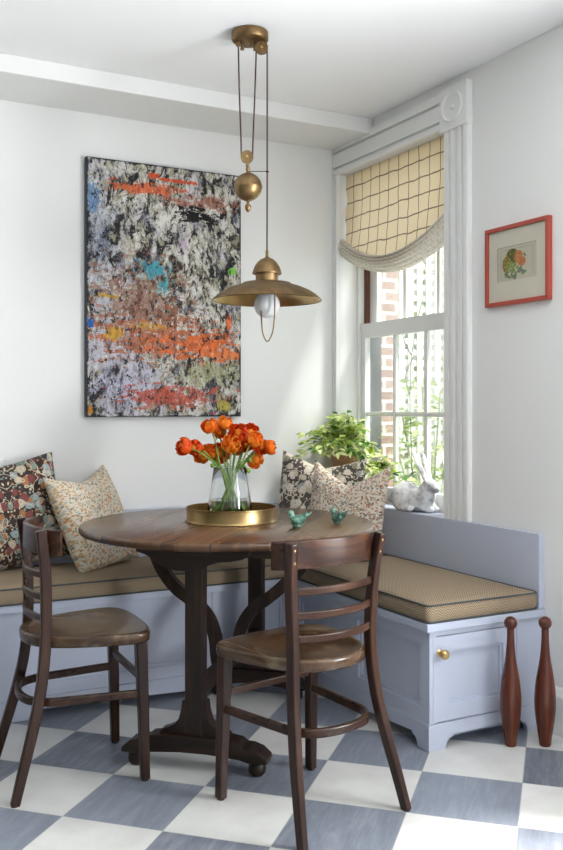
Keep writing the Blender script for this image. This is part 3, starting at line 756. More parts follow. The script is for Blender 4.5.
# ------------------------------------------------------------------ bentwood chairs
def chair(label, loc, rz):
    t = thing('dining_chair', label, 'chair', loc, (0,0,rz), 'dark bentwood chairs at the round table')
    # seat: rounded shield with a dished top
    zs, ths = .490, .036
    base = [(-.214,.155), (-.182,.195), (-.10,.212), (0,.216), (.10,.212), (.182,.195), (.214,.155), (.210,.08), (.188,-.02), (.160,-.095), (.125,-.145), (.07,-.178), (0,-.190), (-.07,-.178), (-.125,-.145), (-.160,-.095), (-.188,-.02), (-.210,.08)]
    ol = [tuple(p)[:2] for p in smoothpath([(x, y, 0) for x, y in base], 5, True)]
    bm = NB(); n = len(ol)
    def ring(s, z, inset=0):
        out = []
        for x, y in ol:
            r = math.hypot(x, y); k = s*(1-inset/r); out.append(bm.verts.new((x*k, y*k, z(x*k, y*k) if callable(z) else z)))
        return out
    def dish(x, y):
        r = math.sqrt((x/.165)**2+((y+.02)/.155)**2)
        return zs - .013*max(0, 1-r**2)**1.2*(1.0) - .004*(1 if r < 1 else 0)*min(1, (1-r)*8 if r < 1 else 0)
    rings = [ring(1, zs-ths, .006), ring(1, zs-ths+.004, .001), ring(1, zs-ths+.018), ring(1, zs-.008), ring(1, zs-.002, .003), ring(1, zs, .010)]
    for s in (.93,.88,.84,.80,.76,.70,.62,.52,.42,.3,.18,.07): rings.append(ring(s, dish))
    for a, b in zip(rings, rings[1:]):
        for i in range(n): bm.faces.new((a[i], a[(i+1) % n], b[(i+1) % n], b[i]))
    bm.faces.new(rings[-1]); bm.faces.new(rings[0][::-1])
    obj('seat', bm, 'seat', t, ang=60)
    for s in (-1, 1):
        P = [(s*.206,-.240,.001), (s*.195,-.213,.10), (s*.180,-.180,.22), (s*.165,-.153,.34), (s*.157,-.140,.45), (s*.155,-.136,.55), (s*.162,-.138,.67), (s*.170,-.146,.76), (s*.178,-.157,.835)]
        bm = NB(); pp = smoothpath(P, 5); sc = [min(1.0, .86+.5*(p.z/.835)) if p.z < .4 else max(.86, 1.0-.3*max(0, p.z-.62)) for p in pp]
        sweep(bm, pp, rect(.027, .034), (0,1,0), sc); p = obj('back_post', bm, 'walnut', t, ang=45, bevel=.0045)
        for z, y in ((.812,-.1725), (.776,-.1665)):
            bm = NB(); ellipsoid(bm, (s*(.1752-(.812-z)*.12), y+.0035, z), (.0055,.003,.0055), seg=12); obj('bolt', bm, 'brass', p)
        bm = NB(); lathe(bm, [(0,0), (.012,0), (.013,.004), (0,.004)], 12, (s*.206,-.240,0)); obj('glide', bm, 'iron', p)
        bm = NB(); sweep(bm, [(s*.185,.178,.004), (s*.181,.172,.25), (s*.177,.165,.458)], rect(.036, .036), (0,1,0), [.82,.95,1.06]); p = obj('leg', bm, 'walnut', t, ang=45, bevel=.005)
        bm = NB(); lathe(bm, [(0,0), (.012,0), (.013,.005), (0,.005)], 12, (s*.185,.178,0)); obj('glide', bm, 'iron', p)
    # top rail
    P = smoothpath([(-.200,-.096,.792), (-.190,-.110,.792), (-.165,-.126,.793), (-.09,-.156,.795), (0,-.168,.796), (.09,-.156,.795), (.165,-.126,.793), (.190,-.110,.792), (.200,-.096,.792)], 6)
    bm = NB(); sweep(bm, P, [(-.008,-.038), (.008,-.040), (.009,.0), (.008,.040), (.0,.044), (-.008,.040), (-.009,0)]); obj('top_rail', bm, 'walnut_x', t, ang=50, bevel=.002)
    for z, k in ((.690,.158), (.620,.152), (.552,.150)):
        P = smoothpath([(-k,-.138,z), (-k*.6,-.160,z-.001), (0,-.172,z-.001), (k*.6,-.160,z-.001), (k,-.138,z)], 6)
        bm = NB(); sweep(bm, P, rect(.012, .023)); obj('back_slat', bm, 'walnut_x', t, ang=50, bevel=.004)
    # hoop stretcher, front stretcher
    P = smoothpath([(-.178,.176,.283), (-.166,.06,.283), (-.152,-.06,.283), (-.140,-.125,.283), (-.09,-.178,.283), (0,-.194,.283), (.09,-.178,.283), (.140,-.125,.283), (.152,-.06,.283), (.166,.06,.283), (.178,.176,.283)], 6)
    bm = NB(); sweep(bm, P, rect(.018, .026)); obj('hoop_stretcher', bm, 'walnut_x', t, ang=50, bevel=.004)
    bm = NB(); box(bm, -.168, .168, .160, .178, .322, .344); obj('front_stretcher', bm, 'walnut_x', t, smooth=False, bevel=.003)
    return t
chair('dark bentwood chair in front, its slatted back turned to the viewer', (-1.106,-1.650,0), R(11))
chair('dark bentwood chair at the left edge, facing the table sideways', (-1.650,-1.068,0), R(-92.5))

# ------------------------------------------------------------------ tray, vase, flowers, birds
TC = (-.985,-.865)
tr = thing('round_tray', 'round brass gallery tray in the middle of the round table', 'tray', (*TC, TH+.0005))
bm = NB(); rr = .176
lathe(bm, [(0,.0), (rr+.002,.0), (rr+.003,.003), (rr+.001,.007), (rr,.010), (rr,.050), (rr+.002,.052), (rr+.002,.056), (rr-.001,.057), (rr-.004,.055), (rr-.004,.008), (rr-.008,.005), (0,.005)], 96)
obj('tray_body', bm, 'brass_tray', tr, ang=40)
VC = (TC[0]-.001, TC[1]+.016); VZ = TH+.0065
KV = 1.05
va = thing('glass_vase', 'clear tapered glass vase holding orange flowers on the brass tray', 'vase', (*VC, VZ))
bm = NB()
vp = [(0,0), (.075,0), (.083,.004), (.086,.014), (.081,.06), (.070,.13), (.061,.200), (.0595,.2015), (.058,.200), (.067,.13), (.0755,.06), (.0795,.014), (.076,.009), (0,.008)]
lathe(bm, [(r*KV, z) for r, z in vp], 64); obj('vase_body', bm, 'glass', va, ang=50)
bm = NB(); lathe(bm, [(r*KV, z) for r, z in [(0,.0085), (.0755,.0095), (.079,.0145), (.0752,.058), (.0730,.075), (0,.075)]], 64); obj('water', bm, 'water', va, ang=50)

A0 = R(28); RIGHT = Vector((math.cos(A0), -math.sin(A0), 0)); FWD = Vector((math.sin(A0), math.cos(A0), 0)); UP = Vector((0,0,1))
def blossom(bm, c, r, ax, seed):
    rnd = random.Random(seed); ax = Vector(ax).normalized()
    q = Vector((0,0,1)).rotation_difference(ax).to_matrix()
    c = Vector(c)
    for L, (rad, n, top, wd) in enumerate(((.50, 5, .55, .9), (.68, 6, .75, .85), (.84, 6, .95, .8), (1.0, 7, 1.15, .72), (1.06, 5, 1.45, .7))):
        for k in range(n):
            a0 = 2*PI*(k+rnd.random()*.35)/n+L*.7; span = wd*2*PI/n*1.15
            tp = top*(1+.12*(rnd.random()-.5)); G = []
            for i in range(6):
                row = []
                v = i/5
                th = PI-.25-(PI-.25-tp*.62)*v             # polar angle from the top (0) to the stalk (pi)
                for j in range(6):
                    u = j/5*2-1
                    a = a0+u*span/2*(math.sin(PI*(.15+.8*v))**.5+.15)
                    rr_ = r*rad*(1+.05*math.sin(3*u+seed)*v+(.10*v**4 if L > 2 else 0))
                    thh = th+.16*abs(u)**2*v
                    row.append(bm.verts.new(tuple(c+q@Vector((rr_*math.sin(thh)*math.cos(a), rr_*math.sin(thh)*math.sin(a), rr_*.86*math.cos(thh))))))
                G.append(row)
            for i in range(5):
                for j in range(5): bm.faces.new((G[i][j], G[i][j+1], G[i+1][j+1], G[i+1][j]))
FL = [  # photo position relative to the vase, radius, facing (right, up, toward viewer), material, label
 (186,446.5,6.8,(-.8,.3,.5),'petal_red','orange ranunculus furthest left in the vase'),
 (196,448,6.0,(-.3,.1,.9),'petal_red','second ranunculus from the left, a tight red-orange ball'),
 (202,456,6.8,(-.4,-.2,.9),'petal_light','third ranunculus from the left, hanging low and pale orange'),
 (209.5,452.5,6.2,(-.1,.2,.9),'petal_light','light orange ranunculus just left of the large one over the vase rim'),
 (221,454.5,8.3,(-.2,.1,1),'petal_red','large red-orange ranunculus facing forward over the left vase rim'),
 (211,426,6.3,(-.3,.7,.3),'petal','upper left ranunculus, topmost of the high pair'),
 (220.5,432,5.4,(.3,-.4,.8),'petal','small ranunculus hanging between the two topmost flowers'),
 (226,423,6.0,(.2,.8,.4),'petal_light','topmost ranunculus of the bouquet'),
 (233,444,7.2,(0,.1,1),'petal_light','orange ranunculus in the centre of the bouquet'),
 (240,434,7.8,(-.1,.5,.9),'petal_red','upper central ranunculus, red-orange, left of the highest right one'),
 (251.5,434,7.6,(.2,.3,.9),'petal_red','large deep red-orange ranunculus, high on the right side'),
 (247,445.5,6.2,(.1,-.1,1),'petal_red','red-orange ranunculus tucked below the large high right one'),
 (237.5,449.5,5.2,(0,-.3,.9),'petal_light','small pale orange ranunculus low in the centre'),
 (258,439,5.8,(.3,.2,.8),'petal_light','pale orange ranunculus behind the high right one'),
 (263.5,447.5,6.4,(.3,.1,.9),'petal_red','second ranunculus from the right, red-orange'),
 (272.5,447.5,5.6,(.9,.2,.2),'petal','orange ranunculus furthest right in the vase'),
 (257,461.5,6.4,(.5,-.5,.5),'petal_light','lowest ranunculus on the right, turned away and drooping')]
tv = 3.55; rnd = random.Random(3)
vcen = Vector((*VC, 0))
def flower(px, py, r, ax, mat, label, bud=False, k=0):
    """place the blossom by its offset from the vase axis, with depth spread"""
    dx = (px-231.5)*tv/914; z = 1.22-(py-407)*tv/914
    dep = rnd.uniform(-.06, .06)
    r = r*tv/914*(1.28 if not bud else 1)
    head = Vector((*VC, 0))+RIGHT*dx+FWD*dep; head.z = z
    axw = (RIGHT*ax[0]+UP*ax[1]-FWD*ax[2]).normalized()
    a = rnd.uniform(0, 2*PI); foot = Vector((VC[0]-dx*.5*RIGHT.x+.03*math.cos(a), VC[1]-dx*.5*RIGHT.y+.03*math.sin(a), VZ+.013))
    d = foot-vcen; d.z = 0
    if d.length > .062: d *= .062/d.length; foot = Vector((VC[0]+d.x, VC[1]+d.y, foot.z))
    o = thing('ranunculus' if not bud else 'flower_bud', label, 'flower', tuple(foot), group='orange flowers in the glass vase')
    # cross the vase mouth
    mz = VZ+.20; hd = head-vcen; hd.z = 0
    m = hd*.42
    if m.length > .046: m *= .046/m.length
    mouth = Vector((VC[0]+m.x, VC[1]+m.y, mz))
    back = head-axw*r*.75
    P = smoothpath([foot, foot.lerp(mouth, .5)+RIGHT*rnd.uniform(-.004, .004), mouth, mouth.lerp(back, .55)+Vector((0,0,.012)), back], 7)
    bm = NB(); tube(bm, [p-foot for p in P], .0029, 8)
    obj('stem', bm, 'stem', o)
    if bud:
        bm = NB(); ellipsoid(bm, head-foot, (r,r,r*1.15), seg=12); obj('bud', bm, 'stem', o)
        return o
    bm = NB(); blossom(bm, head-foot, r, axw, k); ob = obj('blossom', bm, mat, o, ang=180)
    bm = NB(); ellipsoid(bm, head-foot+axw*r*.22, (r*.42,)*3, seg=12); obj('flower_center', bm, 'petal_light' if mat != 'petal_light' else 'petal', o)
    bm = NB()
    for j in range(5):
        aa = 2*PI*j/5; s1 = axw.orthogonal().normalized(); s2 = axw.cross(s1)
        dd = s1*math.cos(aa)+s2*math.sin(aa)
        p0 = back-foot; p1 = p0+dd*r*.5-axw*r*.10; p2 = p0+dd*r*.9+axw*r*.1; w = axw.cross(dd)*r*.16
        vs = [bm.verts.new(tuple(q)) for q in (p0-w*.4, p1-w, p2, p1+w, p0+w*.4)]; bm.faces.new(vs)
    obj('calyx', bm, 'stem', o)
    for _ in range(2):   # little leaves on the stem
        bm = NB(); p = P[rnd.randrange(len(P)//2, len(P)-6)]-foot; dr = (RIGHT*rnd.uniform(-1,1)+FWD*rnd.uniform(-1,1)+UP*.5).normalized(); ln = .03
        sd = dr.cross(UP).normalized()*.005
        vs = [bm.verts.new(tuple(q)) for q in (p, p+dr*ln*.5+sd, p+dr*ln, p+dr*ln*.5-sd)]; bm.faces.new(vs)
        obj('stem_leaf', bm, 'stem', o)
    return o
for k, (px, py, r, ax, mat, lab) in enumerate(FL): flower(px, py, r, ax, mat, lab, k=k)
flower(250.5, 471, 2.4, (.5,-.8,.3), 'stem', 'closed green bud drooping beside the right of the vase', True)
flower(252, 460.5, 2.0, (.3,.8,.3), 'stem', 'small green bud between the right flowers', True)
flower(214, 466, 2.2, (-.4,.6,.3), 'stem', 'green bud just above the left vase rim', True)

def fused(name, bm, mat, parent, voxel, subs=0, smooth_it=4):
    o = obj(name, bm, mat, parent)
    r = o.modifiers.new('fuse', 'REMESH'); r.mode = 'VOXEL'; r.voxel_size = voxel; r.use_smooth_shade = True
    s = o.modifiers.new('smooth', 'SMOOTH'); s.iterations = smooth_it; s.factor = .5
    return o
def bird(label, loc, yaw, s=1.0, up=0):
    t = thing('bird_figurine', label, 'figurine', loc, (0,0,yaw))
    bm = NB()
    ellipsoid(bm, (0,0,.024*s), (.028*s,.018*s,.019*s), (0,R(-8),0))
    ellipsoid(bm, (-.004*s,0,.005*s), (.016*s,.012*s,.007*s))
    ellipsoid(bm, (-.020*s,0,.036*s), (.012*s,.010*s,.013*s), (0,R(20),0))
    ellipsoid(bm, (-.024*s,0,.045*s+up*.004), (.0115*s,.0105*s,.0105*s))
    ellipsoid(bm, (-.036*s,0,.047*s+up*.006), (.008*s,.0028*s,.0028*s), (0,R(10),0))
    ellipsoid(bm, (.032*s,0,.040*s), (.024*s,.0085*s,.0042*s), (0,R(-36),0))
    b = fused('bird_body', bm, 'verdigris', t, .0016*s)
    for sg in (-1, 1):
        bm = NB(); ellipsoid(bm, (.010*s, sg*.0165*s, .031*s), (.026*s,.0035*s,.012*s), (sg*R(12),R(-28),sg*R(-6))); ellipsoid(bm, (.024*s, sg*.0175*s, .040*s), (.016*s,.0028*s,.006*s), (sg*R(12),R(-38),0))
        fused('wing', bm, 'verdigris', t, .0013*s)
    return t
bird('green glazed bird figurine nearer the brass tray, wings raised', (-.848,-1.150,TH+.0005), R(-25), 1.05, 1)
bird('green glazed bird figurine near the right edge of the round table', (-.668,-1.137,TH+.0005), R(-78), 1.0, 1)

# ------------------------------------------------------------------ pendant lamp
PZ = 3.46/914
def PP(px, z=None, py=None, fw=0.0):
    o = Vector((-2.49,-4.11,0))+FWD*3.46+RIGHT*((px-281.5)*PZ)+FWD*fw
    o.z = z if z is not None else 1.22-(py-407)*PZ
    return o
base = PP(250, z=CEIL)
pl = thing('pendant_lamp', 'aged brass rise-and-fall pendant lamp hanging from the ceiling over the table', 'lamp', tuple(base), (0,0,-A0))
def PL(px, py, fw=0.0):   # local frame: x right, y forward, z up from the ceiling
    return Vector(((px-250)*PZ, fw, 1.22-(py-407)*PZ-CEIL))
bm = NB(); lathe(bm, [(0,0), (.066,0), (.070,-.004), (.070,-.030), (.066,-.036), (.060,-.038), (0,-.039)], 48); can = obj('canopy', bm, 'brass', pl, ang=40)
for a, d in ((-8,.02), (2,-.02), (5,.028)):
    bm = NB(); lathe(bm, [(0,-.039), (.005,-.039), (.006,-.043), (.006,-.054), (.008,-.055), (.008,-.060), (0,-.060)], 14, (a*PZ*1.0+.0, d, 0)); obj('screw', bm, 'brass', can)
bm = NB(); lathe(bm, [(0,-.039), (.009,-.039), (.009,-.052), (.005,-.056), (0,-.056)], 14, (PL(238,45).x, 0, 0)); obj('cord_grip', bm, 'brass', can)
def pulley(cx, cz, r, hook_up):
    bm = NB(); lathe(bm, [(0,-.008), (r*.3,-.009), (r*.35,-.007), (r*.8,-.007), (r,-.008), (r,-.005), (r*.84,0), (r,.005), (r,.008), (r*.8,.007), (r*.35,.007), (r*.3,.009), (0,.008)], 32, (cx,0,cz), axis='y')
    p = obj('pulley', bm, 'brass', pl, ang=45)
    bm = NB(); lathe(bm, [(0,-.014), (.004,-.014), (.005,-.010), (.005,.010), (.004,.014), (0,.014)], 12, (cx,0,cz), axis='y'); obj('axle', bm, 'brass_gold', p)
    bm = NB(); s = 1 if hook_up else -1
    for y in (-.011, .011): box(bm, cx-.004, cx+.004, y-.0015, y+.0015, min(cz, cz+s*(r+.006)), max(cz, cz+s*(r+.006)))
    box(bm, cx-.005, cx+.005, -.0125, .0125, min(cz+s*(r+.005), cz+s*(r+.010)), max(cz+s*(r+.005), cz+s*(r+.010)))
    obj('bracket', bm, 'brass', p, smooth=False, bevel=.001)
    return p
q1 = PL(261.7, 48); pulley(q1.x, q1.z, .024, True)
bm = NB(); lathe(bm, [(0,-.039), (.008,-.039), (.008,-.046), (.004,-.048), (.004,q1.z+.034), (0,q1.z+.033)], 14, (q1.x,0,0)); obj('hook', bm, 'brass', can)
q2 = PL(247, 157); pulley(q2.x, q2.z, .024, False)
wc = PL(248, 187)
bm = NB(); rb = .053
lathe(bm, [(0,.062)] + [(rb*math.sin(a), rb*math.cos(a)) for a in [PI*k/24 for k in range(2, 12)]] + [(rb+.0012,.004), (rb+.0012,-.004)] + [(rb*math.sin(a), rb*math.cos(a)) for a in [PI*k/24 for k in range(13, 23)]] + [(.006,-.055), (.005,-.062), (.011,-.070), (.012,-.078), (.009,-.088), (.004,-.094), (0,-.097)], 40, (wc.x,0,wc.z))
lathe(bm, [(.003,.095), (.005,.092), (.006,.084), (.004,.080), (.008,.072), (.009,.066), (.007,.060), (.006,.050)], 20, (wc.x,0,wc.z))
wt = obj('counterweight', bm, 'brass', pl, ang=50)
bm = NB(); a = PL(248, 171.5); b = PL(268.5, 171.5); tube(bm, [a, b], .0016, 8); lathe(bm, [(.0035,-.004), (.006,-.002), (.006,.002), (.0035,.004)], 14, tuple(PL(267.3, 171.5))); obj('guide_rod', bm, 'iron', wt)
def cord(P): bm = NB(); tube(bm, smoothpath(P, 6), .0030, 8); obj('cord', bm, 'cord', pl)
cl, cr2 = PL(238.3, 45), PL(253.3, 157)
arc = [Vector((q2.x+.0205*math.cos(a), 0, q2.z+.0205*math.sin(a))) for a in [PI+PI*k/8 for k in range(9)]]
cord([cl, PL(239.3, 90), PL(241.0, 140), PL(241.2, 150)] + arc + [PL(253, 140), PL(255.0, 90), PL(256, 58)] + [Vector((q1.x+.0205*math.cos(a), 0, q1.z+.0205*math.sin(a))) for a in [PI-PI*k/8 for k in range(9)]] + [PL(267.2, 70), PL(267.2, 160), PL(267, 252)])
sx = PL(267, 290).x
def zz(py): return 1.22-(py-407)*PZ-CEIL
bm = NB()
prof = [(.003,zz(250)), (.0055,zz(251)), (.006,zz(256.5)), (.012,zz(258)), (.024,zz(259.3)), (.037,zz(262.3)), (.048,zz(267)), (.054,zz(271.5)), (.0565,zz(273.2)), (.055,zz(274.2)), (.050,zz(273.8)), (.043,zz(274)), (.043,zz(281)), (.036,zz(282))]
lathe(bm, prof, 56, (sx,0,0)); sk = obj('socket_dome', bm, 'brass', pl, ang=40)
bm = NB(); sh = [(.030,zz(281.5)), (.060,zz(281.8)), (.090,zz(283)), (.098,zz(284.6)), (.13,zz(287.2)), (.160,zz(290.6)), (.187,zz(295)), (.204,zz(299)), (.208,zz(300.2)), (.205,zz(301))]
lathe(bm, sh, 96, (sx,0,0)); lathe(bm, [(r, z-.0001) for r, z in sh[-2:]], 96, (sx,0,0)); shade = obj('lamp_shade', bm, 'brass', pl, ang=50)
bm = NB(); inn = [(r-.001, z-.003) for r, z in sh[:-2]]
inn = [(.028,zz(282.5)), (.058,zz(282.9)), (.088,zz(284.2)), (.094,zz(288.5)), (.099,zz(286)), (.13,zz(288.6)), (.160,zz(292)), (.187,zz(296.4)), (.204,zz(300.4))]
lathe(bm, inn, 96, (sx,0,0)); obj('reflector', bm, 'brass_gold', shade, ang=50)
bm = NB(); lathe(bm, [(.0,zz(281)), (.020,zz(281)), (.020,zz(290)), (0,zz(290.5))], 24, (sx,0,0)); obj('bulb_holder', bm, 'brass_gold', sk)
bc = zz(305)
bm = NB(); lathe(bm, [(0,-.049)] + [(.049*math.sin(a), -.049*math.cos(a)) for a in [PI*k/20 for k in range(1, 15)]] + [(.028,.045), (.019,.055), (.016,.060), (0,.060)], 40, (sx,0,bc)); obj('bulb', bm, 'bulb', pl)
bm = NB(); tube(bm, smoothpath([(sx+.027,-.060,zz(286)), (sx+.030,-.060,zz(300)), (sx+.028,-.060,zz(320)), (sx+.020,-.060,zz(335)), (sx+.002,-.060,zz(342.5)), (sx-.014,-.060,zz(335)), (sx-.020,-.052,zz(320)), (sx-.024,.0,zz(300)), (sx-.024,.055,zz(287))], 6), .0026, 8); obj('pull_loop', bm, 'brass', pl)

# ------------------------------------------------------------------ pictures on the walls
pa = thing('abstract_painting', 'large unframed abstract canvas splashed black, white and orange', 'painting', (-1.326,-.036,1.1735)); pa.scale = (.982,1,1)
bm = NB(); box(bm, 0, .79, 0, .034, 0, 1.185); obj('canvas', bm, 'canvas_edge', pa, smooth=False, bevel=.002)
bm = NB(); box(bm, .0015, .7885, -.0012, 0, .0015, 1.1835); obj('paint_layer', bm, 'painting', pa, smooth=False)

fp = thing('framed_print', 'small fruit print in a coral red frame right of the window', 'picture', (WX-.001,-1.377,1.783))
# local: y runs from right edge (-) to left (+) as seen; frame on x = 0 plane
hw, hh, fw_ = .1785, .158, .016
bm = NB()
for a in ((-hw, hw, hh-fw_, hh), (-hw, hw, -hh, -hh+fw_), (-hw, -hw+fw_, -hh+fw_, hh-fw_), (hw-fw_, hw, -hh+fw_, hh-fw_)): box(bm, -.022, 0, *a)
obj('frame', bm, 'frame_red', fp, smooth=False, bevel=.0015)
bm = NB()
i1, j1 = hw-fw_, hh-fw_; cy0, cy1, cz0, cz1 = -.108, .108, -.062, .072
box(bm, -.012, -.003, -i1, i1, -j1, j1); obj('mat_board', bm, 'mat_board', fp, smooth=False)
bm = NB(); box(bm, -.0128, -.012, cy0, cy1, cz0, cz1, 0)
for a in ((cy0, cy1, cz1, cz1+.002), (cy1, cy1+.0025, cz0, cz1), (cy1-.018, cy1-.017, cz0+.012, cz1-.012), (cy0+.018, cy0+.019, cz0+.012, cz1-.012), (cy0+.02, cy1-.02, cz1-.012, cz1-.011)): box(bm, -.0132, -.0121, *a, 1)
prn = obj('print_sheet', bm, ['print_paper', 'f_line'], fp, smooth=False)
def blobf(y, z, ry, rz, m, x, rot=0, n=26):
    bm = NB(); q = []
    for k in range(n):
        a = 2*PI*k/n; u, v = ry*math.cos(a), rz*math.sin(a); q.append((y+u*math.cos(rot)-v*math.sin(rot), z+u*math.sin(rot)+v*math.cos(rot)))
    prism(bm, q, 'yz', x, x+.0003); return bm
bm = NB()
def addf(y, z, ry, rz, mi, x, rot=0, n=26):
    q = []
    for k in range(n):
        a = 2*PI*k/n; u, v = ry*math.cos(a), rz*math.sin(a); q.append((y+u*math.cos(rot)-v*math.sin(rot), z+u*math.sin(rot)+v*math.cos(rot)))
    prism(bm, q, 'yz', -.0131-x, -.0129-x, mi)
rq = random.Random(5)
for a in range(14): addf(.012+rq.uniform(-.055,.05), -.035+rq.uniform(-.016,.012), .016, .006, 4, .0001+a*.00002, rq.uniform(0,3))
addf(.022, .032, .036, .030, 0, .0006, .2); addf(-.012, .026, .024, .026, 1, .0009); addf(-.030, .006, .021, .019, 1, .0012)
addf(.056, .004, .024, .032, 2, .0015, .15)
for a in range(22): addf(.018+rq.gauss(0,.014), -.012+rq.gauss(0,.010), .0062, .0062, 3, .0018+a*.00002, n=12)
addf(-.004, .040, .010, .006, 1, .0024, .6); addf(-.045, .03, .012, .004, 4, .0003, .8)
obj('fruit_image', bm, ['f_melon', 'f_peach', 'f_pear', 'f_grape', 'f_leaf'], prn, smooth=False)

# ------------------------------------------------------------------ window shade
rb_ = thing('roman_shade', 'cream checked linen roman shade gathered in a soft swag at the window', 'window shade', (.05,-.49,2.42))
NY, NZ = 60, 40
def zt(s): # s 0 at the far (left) end .. 1 near end ; top of the folds
    return [2.085, 1.955, 2.085][0]*(1-s)*(1-2*s)+1.945*4*s*(1-s)+2.085*s*(2*s-1)
def zb(s): return 2.005*(1-s)*(1-2*s)+1.868*4*s*(1-s)+1.935*s*(2*s-1)
bm = NB(); uv = bm.loops.layers.uv.new('UVMap'); G = []
for i in range(NY+1):
    s = i/NY; row = []; y = -.052-s*.866
    for j in range(NZ+1):
        v = j/NZ; z = 2.425-(2.425-zt(s)+.03)*v
        pinch = .016*math.sin(PI*min(1, v*1.05))**2*(math.exp(-s/.05)*math.sin(v*14)-math.exp(-(1-s)/.05)*math.sin(v*12))
        x = .002-.030*v**3*math.sin(PI*s)**.5+.006*math.sin(9*s+3*v)*v-.010*v*math.exp(-s/.10)
        row.append((bm.verts.new((x, y+.49+pinch, z-2.42)), (s*.866, (2.425-z))))
    G.append(row)
for i in range(NY):
    for j in range(NZ):
        q = (G[i][j], G[i+1][j], G[i+1][j+1], G[i][j+1]); f = bm.faces.new([a[0] for a in q])
        for lp, a in zip(f.loops, q): lp[uv].uv = a[1]
obj('shade_panel', bm, 'blind', rb_, ang=180)
bm = NB(); uv = bm.loops.layers.uv.new('UVMap'); G = []; NF = 72; rf = random.Random(2)
for i in range(NY+1):
    s = i/NY; row = []; y = -.045-s*.880
    for j in range(NF+1):
        v = j/NF; z = zt(s)+.012-(zt(s)+.012-zb(s))*v
        nf = 5.0; ph = v*nf+.18*math.sin(5*s)*v+.05*math.sin(9*s+2)
        x = -.014-.030*abs(math.sin(PI*ph))**.7*(.6+.4*math.sin(PI*s)) - .012*math.sin(PI*v)
        row.append((bm.verts.new((x, y+.49+.006*math.sin(v*25)*(math.exp(-s/.04)-math.exp(-(1-s)/.04)), z-2.42)), (s*.88, v*.42)))
    G.append(row)
for i in range(NY):
    for j in range(NF):
        q = (G[i][j], G[i+1][j], G[i+1][j+1], G[i][j+1]); f = bm.faces.new([a[0] for a in q])
        for lp, a in zip(f.loops, q): lp[uv].uv = a[1]
o = obj('shade_folds', bm, 'blindfold', rb_, ang=180); sm = o.modifiers.new('thick', 'SOLIDIFY'); sm.thickness = .002
bm = NB(); box(bm, .010, .026, -.430, .436, -.012, .008); obj('head_rail', bm, 'trim', rb_, smooth=False)

# ------------------------------------------------------------------ window sill: plants and rabbit
def leaf_geo(bm, p, d, ln, wd, curl, tw, rnd):
    d = d.normalized(); side = d.cross(Vector((0,0,1)))
    if side.length < .05: side = Vector((1,0,0))
    side.normalize(); nrm = side.cross(d).normalized()
    side = (side*math.cos(tw)+nrm*math.sin(tw)).normalized(); nrm = side.cross(d).normalized()
    L = []
    prof = (.0, .62, .95, 1.0, .85, .52, .02)
    for i, w in enumerate(prof):
        t = i/6; c = p+d*ln*t+nrm*(-curl*ln*t*t)
        c.z -= curl*ln*t*t*.6
        e = side*wd*w*.5; lift = nrm*wd*.14*w
        L.append((bm.verts.new(tuple(c-e+lift)), bm.verts.new(tuple(c)), bm.verts.new(tuple(c+e+lift))))
    for a, b in zip(L, L[1:]):
        bm.faces.new((a[0], a[1], b[1], b[0])); bm.faces.new((a[1], a[2], b[2], b[1]))
def plant(label, loc, pr, ph, potm, nst, spread, height, droop, lw, seed, mats, bias=(0,0,0), clip=None):
    t = thing('potted_plant', label, 'plant', loc); rnd = random.Random(seed)
    bm = NB(); lathe(bm, [(0,0), (pr*.68,0), (pr*.72,.004), (pr*.92,ph*.82), (pr*1.0,ph*.83), (pr*1.02,ph), (pr*.94,ph), (pr*.90,ph*.88), (0,ph*.88)], 40)
    p = obj('pot', bm, potm, t, ang=40)
    bm = NB(); lathe(bm, [(0,ph*.885), (pr*.6,ph*.90), (pr*.9,ph*.885)], 20); obj('soil', bm, 'soil', p)
    bs = NB(); bl = [NB() for _ in mats]; ok = 0
    W = Vector(loc)
    def inside(q):
        w = q+W
        if clip is None: return True
        return clip(w)
    for k in range(nst):
        a = 2*PI*k/nst*1.618*3+rnd.random(); r = rnd.random()**.6
        d = Vector((math.cos(a)*r*spread, math.sin(a)*r*spread, height*(1-.55*r*r)*rnd.uniform(.6, 1.05)))+Vector(bias)*rnd.random()
        b = Vector((math.cos(a)*pr*.5*r, math.sin(a)*pr*.5*r, ph*.9))
        e = b+d; mid = b.lerp(e, .5)+Vector((0,0,.03)); e.z -= droop*r
        if not inside(e): continue
        P = smoothpath([b, mid, e], 5); tube(bs, P, .0017, 6)
        for i in range(4, len(P)):
            if i % 2 and i != len(P)-1: continue
            for s in range(2):
                q = P[i]; td = (P[i]-P[i-1]).normalized(); aa = rnd.uniform(0, 2*PI)
                dd = (td*.5+Vector((math.cos(aa), math.sin(aa), rnd.uniform(-.35, .5))))
                ln = lw*rnd.uniform(.75, 1.3)
                if not inside(q+dd.normalized()*ln*1.05): continue
                leaf_geo(bl[0] if rnd.random() < .78 else bl[-1], q, dd, ln, ln*.52, rnd.uniform(.05, .4), rnd.uniform(-.6, .6), rnd)
    obj('stems', bs, 'stem', t); 
    for m, b in zip(mats, bl): obj('leaves', b, m, t, ang=180)
    return t
def clipA(w): return w.y < -.052 and w.x < .105 and w.z > .75 and (w.x < -.035 or w.y > -.90) 
def clipA2(w):
    if w.x > -.03: return w.y < -.056 and w.x < .120 and w.z > .75
    return w.y < -.012 and w.z > .80
plant('bushy pothos with pale lime leaves in a terracotta pot, in the far window corner', (-.004,-.132,.7385), .072, .25, 'terracotta', 85, .165, .235, .06, .045, 11, ['leaf','leaf_dark'], (-.09,-.03,0), clipA2)
plant('lower lime-leaved plant in a grey pot on the sill between the pothos and the rabbit', (.052,-.335,.7355), .052, .13, 'pot_grey', 46, .14, .13, .03, .046, 23, ['leaf2','leaf_dark'], (-.01,-.06,0), clipA2)

